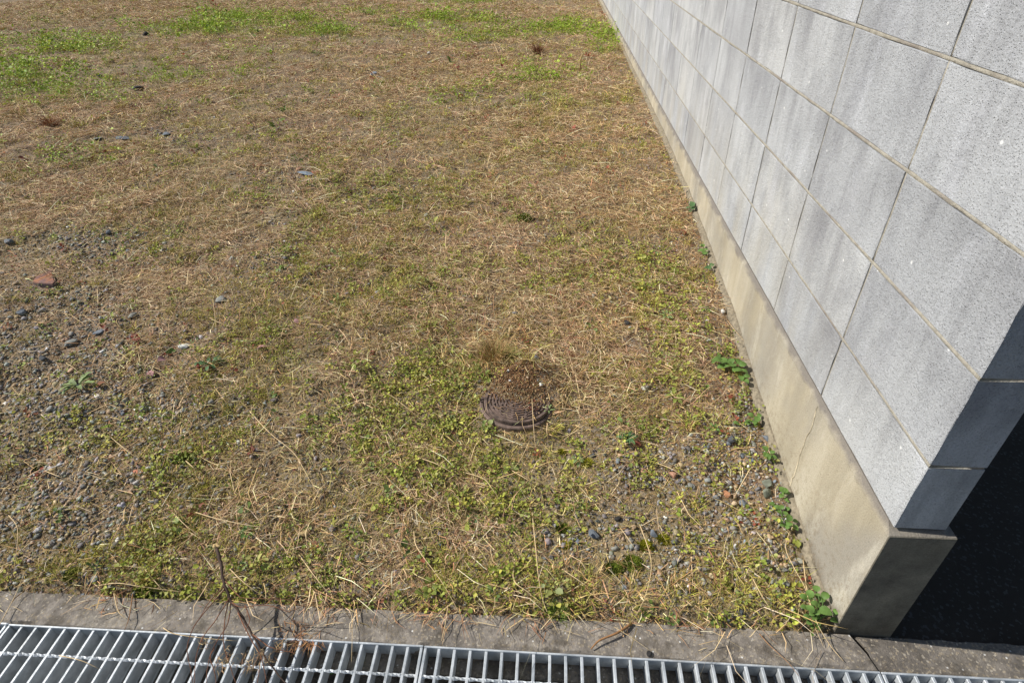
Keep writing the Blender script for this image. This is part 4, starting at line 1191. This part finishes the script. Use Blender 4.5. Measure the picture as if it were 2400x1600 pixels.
bushy((570, 500), [(512, 400, 90, 110, .03), (625, 450, 70, 30, .025), (560, 490, 80, 200, .03), (640, 520, 80, -20, .02), (520, 500, 70, 170, .015), (570, 520, 60, 270, .015), (630, 570, 50, 280, .01), (520, 465, 60, 150, .02)], 'B', 'leafy seedling at the wall footing above the grey chips')
bushy((400, 60), [(420, 20, 80, 60, .02), (390, 80, 70, 250, .01), (300, 45, 70, 170, .015), (340, 35, 50, 100, .01), (130, 55, 60, 160, .01), (170, 75, 50, 200, .01)], 'B', 'seedling at the wall footing above a bent straw', 'leaf')
FR['W'] = (1560, 400, 2.6125)
bushy((420, 1200), [(315, 1165, 60, 170, .03), (350, 1160, 50, 120, .03), (395, 1165, 55, 90, .03), (450, 1170, 50, 40, .03), (475, 1190, 45, 10, .03), (380, 1200, 50, 200, .02), (440, 1225, 60, 0, .02), (480, 1230, 50, -30, .02), (460, 1270, 45, 270, .015), (490, 1295, 45, -60, .01), (340, 1200, 50, 190, .015), (410, 1185, 50, 60, .03), (500, 1260, 35, 0, .015)], 'W', 'dense green weed at the wall foot level with the soil heap')
bushy((540, 1530), [(560, 1520, 45, 60, .02), (515, 1500, 40, 150, .015), (545, 1545, 45, 250, .01), (500, 1545, 40, 200, .01), (575, 1500, 30, 30, .02)], 'W', 'dark green seedling hugging the wall footing')
bushy((235, 500), [(240, 505, 40, 60, .015), (215, 490, 35, 150, .015), (225, 460, 30, 90, .02), (250, 490, 30, 0, .015)], 'W', 'small seedling at the wall foot far above the white pebble')
bushy((155, 225), [(160, 215, 40, 90, .03), (175, 235, 35, 30, .02), (140, 230, 35, 170, .02), (165, 200, 35, 60, .03), (150, 250, 30, 250, .01)], 'W', 'green tuft at the wall foot beside the stained stretch of footing', 'leaf_dark')
bushy((270, 590), [(265, 595, 35, 60, .015), (285, 580, 30, 30, .015), (250, 600, 30, 180, .01)], 'W', 'grey-green seedling between the wall foot and the white pebble', 'leaf_dark')

# ------------------------------------------------------------------ moss clumps
def moss_clump(u, v, fr, wpx, cols, label, hh=.35):
    p = on_ground(u, v, fr)
    dpt = float(-(ROT.T @ (p - CAM))[2]); R = wpx * dpt / F_PX / 2
    n = int(900)
    a = rng.uniform(0, 6.283, n); r = np.sqrt(rng.random(n)) * R * (.75 + .5 * vnoise(np.cos(a) * 2 + u, np.sin(a) * 2 + v))
    x = r * np.cos(a); y = r * np.sin(a) * .8
    h = R * hh * np.clip(1 - (r / R) ** 2, 0, 1)
    z = ground_z(x + p[0], y + p[1]) - p[2] + h
    L = rng.uniform(.006, .011, n); e = rng.uniform(.6, 1.5, n)
    B = blades(x, y, z - .004, a + rng.normal(0, .6, n), L, rng.uniform(.0012, .0022, n), e, e - .3, mixcol(n, cols, [3, 3, 2]))
    t = 28; q = []
    dome = [(0, 0, R * hh - .002)]
    for k in (.5, .85, 1.05):
        for i in range(t):
            an = 6.283 * i / t; rr = k * R * (.75 + .5 * float(vnoise(math.cos(an) * 2 + u, math.sin(an) * 2 + v)))
            X, Y = rr * math.cos(an), rr * math.sin(an) * .8
            dome.append((X, Y, float(ground_z(X + p[0], Y + p[1])) - p[2] + R * hh * max(0, 1 - (k / 1.05) ** 2) - .003 - (.01 if k > 1 else 0)))
    T = [(0, 1 + i, 1 + (i + 1) % t) for i in range(t)]
    for j in range(2):
        for i in range(t):
            a0, b0 = 1 + j * t + i, 1 + j * t + (i + 1) % t
            T += [(a0, a0 + t, b0 + t), (a0, b0 + t, b0)]
    D = (np.array(dome), np.array(T), np.tile(lin(*cols[1]), (len(dome), 1)))
    V, T, K = join([B, D])
    o = big_mesh('moss_clump', V, T, K, M['moss']); o.location = p
    return tag(o, label, 'moss')
YG = [(146, 142, 30), (124, 124, 26), (168, 160, 48)]; DG = [(98, 110, 28), (80, 94, 24), (120, 126, 40)]
moss_clump(1403, 1130, 'R6', 26, YG, 'yellow-green moss clump beside the rounded grey stone below the cover')
moss_clump(1225, 1055, 'R6', 16, YG, 'small yellow moss clump straight below the inspection cover')
moss_clump(1540, 230, 'R2', 24, YG, 'yellow moss cushion left of the bare patch above the kerb')
moss_clump(2095, 235, 'R2', 36, YG, 'yellow-green moss cushion at the broad bluish stone, right of the bare patch')
moss_clump(2220, 190, 'R2', 30, YG, 'moss cushion right of the bluish stone above the kerb')
moss_clump(1520, 115, 'R2', 32, DG, 'dark green moss cushion left of the broad bluish stone')
moss_clump(2010, 355, 'R2', 50, DG, 'large dark green moss cushion above the kerb near the wall')
moss_clump(1880, 390, 'R2', 44, DG, 'dark green moss cushion left of the largest cushion near the wall')
moss_clump(1125, 1235, 'R7', 44, DG, 'dark green moss cushion at the edge of the left gravel')
moss_clump(230, 1295, 'R7', 16, DG, 'small dark moss spot in the left gravel')
moss_clump(985, 555, 'R1', 50, DG, 'thick moss cushion overhanging the kerb left of the dead twig')
moss_clump(500, 430, 'R1', 40, DG, 'moss cushion near the left end of the kerb')
moss_clump(2065, 862, 'R8', 44, DG, 'dark moss tussock in the straw in front of the wall', .5)

# ------------------------------------------------------------------ withered tufts and stub
def tuft(u, v, fr, wpx, hpx, cols, label, n=260, name='withered_tuft', lean=.5):
    p = on_ground(u, v, fr)
    dpt = float(-(ROT.T @ (p - CAM))[2]); R = wpx * dpt / F_PX / 2; Hh = hpx * dpt / F_PX * 1.1
    a = rng.uniform(0, 6.283, n); r = np.sqrt(rng.random(n)) * R * (.4 if lean < 1 else 1.0)
    x = r * np.cos(a); y = r * np.sin(a) * (1 if lean < 1 else .5)
    if lean >= 1: a = rng.uniform(0, 6.283, n)
    z = ground_z(x + p[0], y + p[1]) - p[2] - .004
    e = np.maximum(1.5 - np.abs(rng.normal(0, lean, n)), .05) if lean < 1 else np.abs(rng.normal(.05, .25, n))
    z = z + (np.abs(rng.normal(0, .008, n)) if lean >= 1 else 0)
    B = blades(x, y, z, a + rng.normal(0, .5, n), Hh * rng.uniform(.5, 1.15, n), np.full(n, .0016) * max(1, dpt / 2.4) ** .7, e, e - rng.uniform(.2, .9, n), mixcol(n, cols, [3, 2, 2]))
    o = big_mesh(name, *B, M['blade']); o.location = p
    return tag(o, label, 'dead grass')
tuft(2118, 215, 'R8', 40, 32, [(120, 78, 54), (96, 62, 44), (142, 100, 70)], 'dark brown withered tuft standing far out near the wall', 240)
tuft(205, 500, 'R8', 60, 34, [(150, 100, 66), (120, 84, 58), (176, 130, 88)], 'reddish brown withered tuft at left in the distance', 300, lean=.7)
tuft(760, 420, 'R6', 120, 60, [(190, 154, 106), (160, 132, 84), (146, 138, 78)], 'straw-coloured tussock hanging over the soil heap behind the cover', 700, lean=.9)
tuft(860, 405, 'R6', 40, 34, [(126, 128, 52), (104, 110, 44), (158, 150, 84)], 'greenish grass tuft at the back of the soil heap', 220, lean=.5)
tuft(2100, 830, 'R1', 110, 40, [(160, 114, 74), (136, 96, 64), (186, 144, 96)], 'rusty heap of dead grass spilling onto the kerb right of the twig', 420, lean=1.1)
tuft(640, 775, 'R2', 60, 26, [(166, 122, 84), (140, 102, 70), (190, 148, 104)], 'small heap of dead grass on the kerb above the joint of two gratings', 200, lean=1.1)
tuft(250, 770, 'R2', 22, 22, [(150, 128, 66), (132, 112, 56), (170, 140, 80)], 'olive sprig growing from the kerb', 60)
tuft(1490, 710, 'R2', 60, 34, [(112, 134, 58), (92, 116, 46), (134, 150, 76)], 'fresh green tuft where a long straw meets the kerb', 260)
p = on_ground(2282, 290, 'R8')
v, f = tube([(0, 0, -.01), (.003, 0, .05), (.0, .004, .10), (.012, 0, .135), (.018, 0, .15)], [.010, .010, .009, .008, .004], 7)
o = pydata('stem_stub', v, f, M['stone_tan']); o.location = p
tag(o, 'short pale dead stem standing upright near the wall', 'stem')

# pink dry leaves
def chip(u, v, fr, wpx, mat, label):
    p = on_ground(u, v, fr, .012)
    dpt = float(-(ROT.T @ (p - CAM))[2]); s = wpx * dpt / F_PX
    me = LM['round', 'leaf'].copy(); me.materials.clear(); me.materials.append(M[mat])
    o = bpy.data.objects.new('dry_leaf', me); C.objects.link(o)
    o.location = p; o.scale = (s, s, s); o.rotation_euler = (random.uniform(-.4, .4), random.uniform(-.4, .4), random.uniform(0, 6))
    tag(o, label, 'leaf')
chip(925, 700, 'R7', 20, 'petal', 'pinkish dry leaf left of the grey-green toothed rosette')
chip(1010, 628, 'R7', 18, 'petal', 'mauve dry leaf below the white flat stone')
chip(1620, 555, 'R7', 17, 'petal', 'mauve dry leaf among weeds right of the white flat stone')
chip(1760, 735, 'R7', 12, 'petal', 'small pink petal-like leaf in the straw')
chip(1800, 392, 'R7', 14, 'petal', 'pink dry leaf in the straw of the middle left')
chip(595, 805, 'R7', 22, 'dry_brown', 'brown dry leaf at the tip of the pale toothed rosette')
chip(2080, 130, 'R1', 18, 'stone_tan', 'tan dry seed head standing right of the dead twig')

# ------------------------------------------------------------------ long straws
def straw(pts, fr, r, label, mat='straw', lift=.022, name='straw_stalk', ends=None):
    P = []
    for i, (u, v) in enumerate(pts):
        t = i / (len(pts) - 1)
        h = lift * (.35 + 1.3 * math.sin(math.pi * t))
        q = on_ground(u, v, fr, h)
        if q[1] < SOIL_Y: q = on_ground(u, v, fr, .003 + h * .3)
        if q[1] < GRATE_Y - .0: q = at_z(u, v, KERB_Z + .006 + h * .4, fr)
        P.append(q)
    base = P[0].copy()
    q = smooth_path([a - base for a in P], 4)
    rad = [r * (1 - .55 * i / (len(q) - 1)) for i in range(len(q))]
    v, f = tube(q, rad, 5)
    o = pydata(name, v, f, M[mat], None, True); o.location = base
    return tag(o, label, 'straw', 'long straws on the lot')
S = [
 ([(665, 505), (810, 487), (980, 512), (1290, 552)], 'R1', .0020, 'thick pale straw lying level along the kerb left of the twig'),
 ([(1350, 0), (1500, 45), (1750, 95), (1910, 102)], 'R1', .0020, 'pale straw lying level above the tip of the dead twig'),
 ([(1190, 0), (1280, 90), (1420, 195)], 'R1', .0016, 'straw slanting down to the right, upper left of the twig tip'),
 ([(1565, 370), (1690, 490), (1885, 625)], 'R1', .0017, 'straw slanting down to the right from the dead twig'),
 ([(840, 210), (1050, 265), (1120, 315)], 'R1', .0015, 'reddish straw in the moss left of the twig tip'),
 ([(780, 530), (815, 680), (880, 735)], 'R1', .0020, 'bent white straw on the kerb above the left grating'),
 ([(915, 560), (890, 720), (858, 810)], 'R1', .0018, 'upright brown straw crossing the bent white straw on the kerb'),
 ([(1000, 395), (1090, 500), (1165, 590)], 'R1', .0014, 'short straw ending at the moss cushion on the kerb'),
 ([(1125, 795), (1200, 835), (1400, 865), (1640, 885)], 'R1', .0016, 'straw lying along the rim of the left grating'),
 ([(410, 985), (560, 1020), (680, 1075)], 'R1', .0014, 'short white straw on the bars of the left grating'),
 ([(0, 770), (110, 560), (170, 410)], 'R1', .0013, 'thin straw leaning over the left end of the kerb'),
 ([(60, 20), (120, 110), (110, 300), (95, 400)], 'R1', .0014, 'crooked straw standing in the gravel at the left edge'),
 ([(2060, 290), (2200, 480), (2352, 640)], 'R1', .0016, 'straw slanting towards the rusty heap on the kerb'),
 ([(500, 130), (510, 215), (560, 300), (700, 490), (825, 715)], 'R2', .0018, 'long forked straw reaching down to the kerb, left of centre'),
 ([(1315, 0), (1340, 250), (1360, 450), (1400, 640), (1495, 830)], 'R2', .0018, 'longest straw, nearly upright, ending on the kerb at the green tuft'),
 ([(1195, 330), (1190, 470), (1300, 560), (1420, 690)], 'R2', .0017, 'sharply kinked straw joining the longest straw'),
 ([(1925, 110), (1990, 200), (2060, 300)], 'R2', .0013, 'short straw on the moss near the bluish stones'),
 ([(2055, 80), (2135, 330), (2100, 560), (2010, 750)], 'R2', .0016, 'curved yellow straw beside the largest moss cushion'),
 ([(1520, 390), (1640, 470), (1760, 555)], 'R2', .0013, 'straight straw left of the dark moss cushions'),
 ([(735, 640), (720, 750), (690, 885)], 'R2', .0017, 'yellow straw standing on the kerb above the gratings joint'),
 ([(0, 530), (60, 640), (75, 800), (70, 1030)], 'R2', .0013, 'thin straw hanging over the grating left of the joint'),
 ([(1530, 950), (1650, 1080), (1800, 1205), (1880, 1340), (1960, 1470)], 'R7', .0019, 'long pale straw slanting through the grass in the left middle'),
 ([(680, 1110), (790, 1200), (880, 1265)], 'R7', .0016, 'straw at the edge of the left gravel pointing to the moss'),
 ([(1135, 1250), (1180, 1290), (1230, 1330)], 'R7', .0024, 'short thick yellow straw on the dark moss cushion at the gravel'),
 ([(275, 1315), (350, 1345), (450, 1385)], 'R7', .0018, 'tan straw on the grey gravel at lower left'),
 ([(405, 655), (460, 690), (520, 755)], 'R7', .0016, 'straw above the pale toothed rosette'),
 ([(1305, 260), (1320, 400), (1330, 510)], 'R7', .0014, 'upright straw above the white flat stone to its right'),
 ([(230, 1090), (370, 1140), (500, 1220), (640, 1320)], 'R6', .0016, 'curved straw in the weeds lower left of the cover'),
 ([(535, 1190), (680, 1235), (740, 1300), (805, 1395)], 'R6', .0020, 'pale kinked straw below the inspection cover'),
 ([(870, 1175), (980, 1240), (1060, 1290)], 'R6', .0016, 'straw below the cover, right of the kinked one'),
 ([(1000, 990), (950, 1090), (890, 1180)], 'R6', .0016, 'yellow straw leaning up towards the inspection cover'),
 ([(680, 440), (780, 290), (930, 70)], 'R6', .0014, 'thin straw rising from the tussock behind the cover'),
 ([(1580, 820), (1700, 720), (1900, 610)], 'R6', .0014, 'thin straw slanting up towards the wall, right of the cover'),
 ([(1020, 690), (1030, 870), (1045, 1010), (1090, 1065)], 'R6', .0015, 'straw lying across the right part of the inspection cover'),
 ([(730, 1000), (900, 990), (1200, 1025), (1430, 1055)], 'R6', .0013, 'long thin straw lying level below the inspection cover'),
 ([(550, 900), (640, 820), (700, 770), (705, 690)], 'R6', .0016, 'bent yellow straw at the left rim of the inspection cover'),
 ([(1880, 1130), (2000, 1180), (2110, 1265)], 'R6', .0015, 'straw pointing at the pale grey stone right of the pink stone'),
 ([(470, 725), (520, 820), (585, 930), (660, 1030)], 'R3', .0018, 'pale straw leaning in the grit left of the corner plant'),
 ([(740, 420), (710, 540), (770, 680), (850, 830), (900, 1050), (970, 1215)], 'R3', .0016, 'crooked yellow straw passing through the corner plant'),
 ([(830, 620), (860, 840), (920, 1040), (1010, 1200), (1110, 1320)], 'R3', .0018, 'long tan straw through the corner plant reaching across the kerb'),
 ([(530, 1130), (600, 1210), (720, 1320), (800, 1420)], 'R3', .0014, 'thin brown straw crossing from kerb to grating below the corner plant'),
 ([(150, 940), (210, 1010), (265, 1090)], 'R3', .0013, 'thin straw at the kerb left of the dark stone'),
]
for pts, fr, r, lab in S:
    straw(pts, fr, r * .78, lab, 'straw' if 'brown' not in lab and 'reddish' not in lab else 'straw_dark')
o = straw([(2000, 765), (1900, 830), (1780, 880), (1720, 940)], 'R2', .0036, 'thick brown bent stalk lying on the kerb', 'straw_dark')

# ------------------------------------------------------------------ dead twig hanging over the grating
tw = tag(empty('dead_twig', at_z(1800, 960, KERB_Z, 'R1')), 'dark dead twig with fine reddish branches leaning over the grating', 'twig')
tb = np.array(tw.location[:])
def tpath(pts, r0, r1, name, mat, parent=tw):
    P = [at_z(u, v, KERB_Z + h, 'R1') - tb for u, v, h in pts]
    q = smooth_path(P, 4)
    rad = [r0 + (r1 - r0) * i / (len(q) - 1) for i in range(len(q))]
    rr = np.random.default_rng(int(pts[0][0]))
    q = [p + rr.normal(0, r0 * .25, 3) for p in q]
    v, f = tube(q, rad, 6)
    return pydata(name, v, f, M[mat], parent, True)
tpath([(1490, 245, .115), (1520, 350, .105), (1545, 480, .093), (1580, 580, .082), (1650, 690, .068), (1740, 840, .050), (1810, 960, .034), (1870, 1060, .020), (1985, 1190, .010)], .0042, .0014, 'stem', 'twig')
tpath([(1490, 245, .115), (1475, 232, .117), (1495, 225, .119), (1520, 236, .118)], .0046, .003, 'bud', 'stone_tan')
for b in [
    [(1555, 520, .09), (1450, 640, .085), (1340, 780, .07), (1290, 930, .05), (1310, 1060, .03), (1330, 1190, .015)],
    [(1580, 580, .082), (1550, 740, .08), (1540, 900, .06), (1580, 1040, .04), (1630, 1190, .02)],
    [(1580, 590, .082), (1500, 720, .09), (1400, 860, .08), (1350, 1000, .06), (1340, 1190, .04)],
    [(1590, 610, .08), (1570, 760, .07), (1470, 930, .055), (1430, 1060, .035), (1425, 1190, .02)],
    [(1555, 500, .09), (1440, 620, .11), (1380, 720, .12)],
    [(1600, 620, .08), (1660, 650, .085), (1850, 640, .09), (2000, 690, .09)],
    [(1550, 470, .094), (1640, 570, .10), (1700, 590, .10), (2040, 600, .10)],  # cast shadow line of the twig, shaped here as one more branch
    [(1640, 690, .07), (1720, 860, .075), (1800, 1000, .06), (1840, 1190, .04)],
    [(1740, 840, .05), (1850, 920, .055), (1950, 950, .05), (2040, 970, .045)],
    [(1800, 950, .036), (1790, 1060, .03), (1770, 1190, .02)],
    [(1480, 930, .055), (1450, 1000, .05), (1480, 1100, .035), (1490, 1190, .02)],
    [(1690, 640, .075), (1720, 740, .08), (1690, 820, .08)]]:
    tpath(b, .0014, .0007, 'branch', 'twig_red')
# seed heads on the twig's branch ends
def seedhead(u, v, h, parent, n=26, s=.02):
    c = at_z(u, v, KERB_Z + h, 'R1') - tb
    a = rng.uniform(0, 6.283, n)
    x = c[0] + rng.normal(0, s * .4, n); y = c[1] + rng.normal(0, s * .4, n); z = c[2] + rng.normal(0, s * .3, n)
    B = blades(x, y, z, a, rng.uniform(.5, 1.1, n) * s, np.full(n, .0012), rng.normal(0, .6, n), rng.normal(0, .6, n), mixcol(n, [(176, 150, 108), (150, 116, 84), (196, 172, 130)], [2, 2, 1]))
    o = big_mesh('seed_head', *B, M['blade']); o.parent = parent
for (u, v, h) in [(1560, 980, .05), (1530, 1040, .045), (1700, 1020, .05), (1780, 990, .05), (1850, 1010, .045), (1950, 920, .05), (1410, 910, .07), (1730, 1060, .04)]:
    seedhead(u, v, h, tw)
# weeds sprouting inside the drain
def drain_weed(u, v, fr, label, n, cols, grass=False):
    p = at_z(u, v, KERB_Z - .07, fr)
    m = n
    a = rng.uniform(0, 6.283, m)
    if grass:
        e = rng.uniform(.5, 1.4, m)
        B = blades(rng.normal(0, .008, m), rng.normal(0, .008, m), np.full(m, -.02), a, rng.uniform(.05, .10, m), np.full(m, .002), e, e - .5, mixcol(m, cols, [2, 2, 1]))
    else:
        rr = np.abs(rng.normal(0, .02, m))
        P = np.stack([rr * np.cos(a), rr * np.sin(a), rng.uniform(-.03, .02, m)], 1)
        L = rng.uniform(.010, .02, m)
        B = leaves(P, rng.normal(.2, .4, m), a, L, L * .8, mixcol(m, cols, [2, 2, 1]))
        st_ = blades(np.zeros(8), np.zeros(8), np.full(8, -.36), rng.uniform(0, 6.28, 8), np.full(8, .36), np.full(8, .002), np.full(8, 1.5), np.full(8, 1.4), mixcol(8, cols, [2, 2, 1]))
        B = join([B, st_])
    o = big_mesh('drain_weed', *B, M['leafstuff']); o.location = p
    tag(o, label, 'weed')
GC = [(96, 140, 44), (74, 116, 34), (130, 160, 62)]
drain_weed(1235, 950, 'R1', 'green leaves sprouting in the drain left of the twig branches', 22, GC)
drain_weed(1660, 985, 'R1', 'green leaves sprouting in the drain behind the twig branches', 26, GC)
drain_weed(2215, 980, 'R1', 'single small sprout in the drain right of the twig', 8, GC)
drain_weed(150, 1150, 'R1', 'bright weed rising through the grating at the bottom left', 24, GC)
drain_weed(1160, 1040, 'R2', 'grass sprouting through the middle grating near its left end', 34, GC, True)
drain_weed(2060, 1060, 'R2', 'grass sprouting through the middle grating near its right end', 34, GC, True)
drain_weed(165, 960, 'R2', 'grass blades at the rim of the grating left of the joint', 18, GC, True)
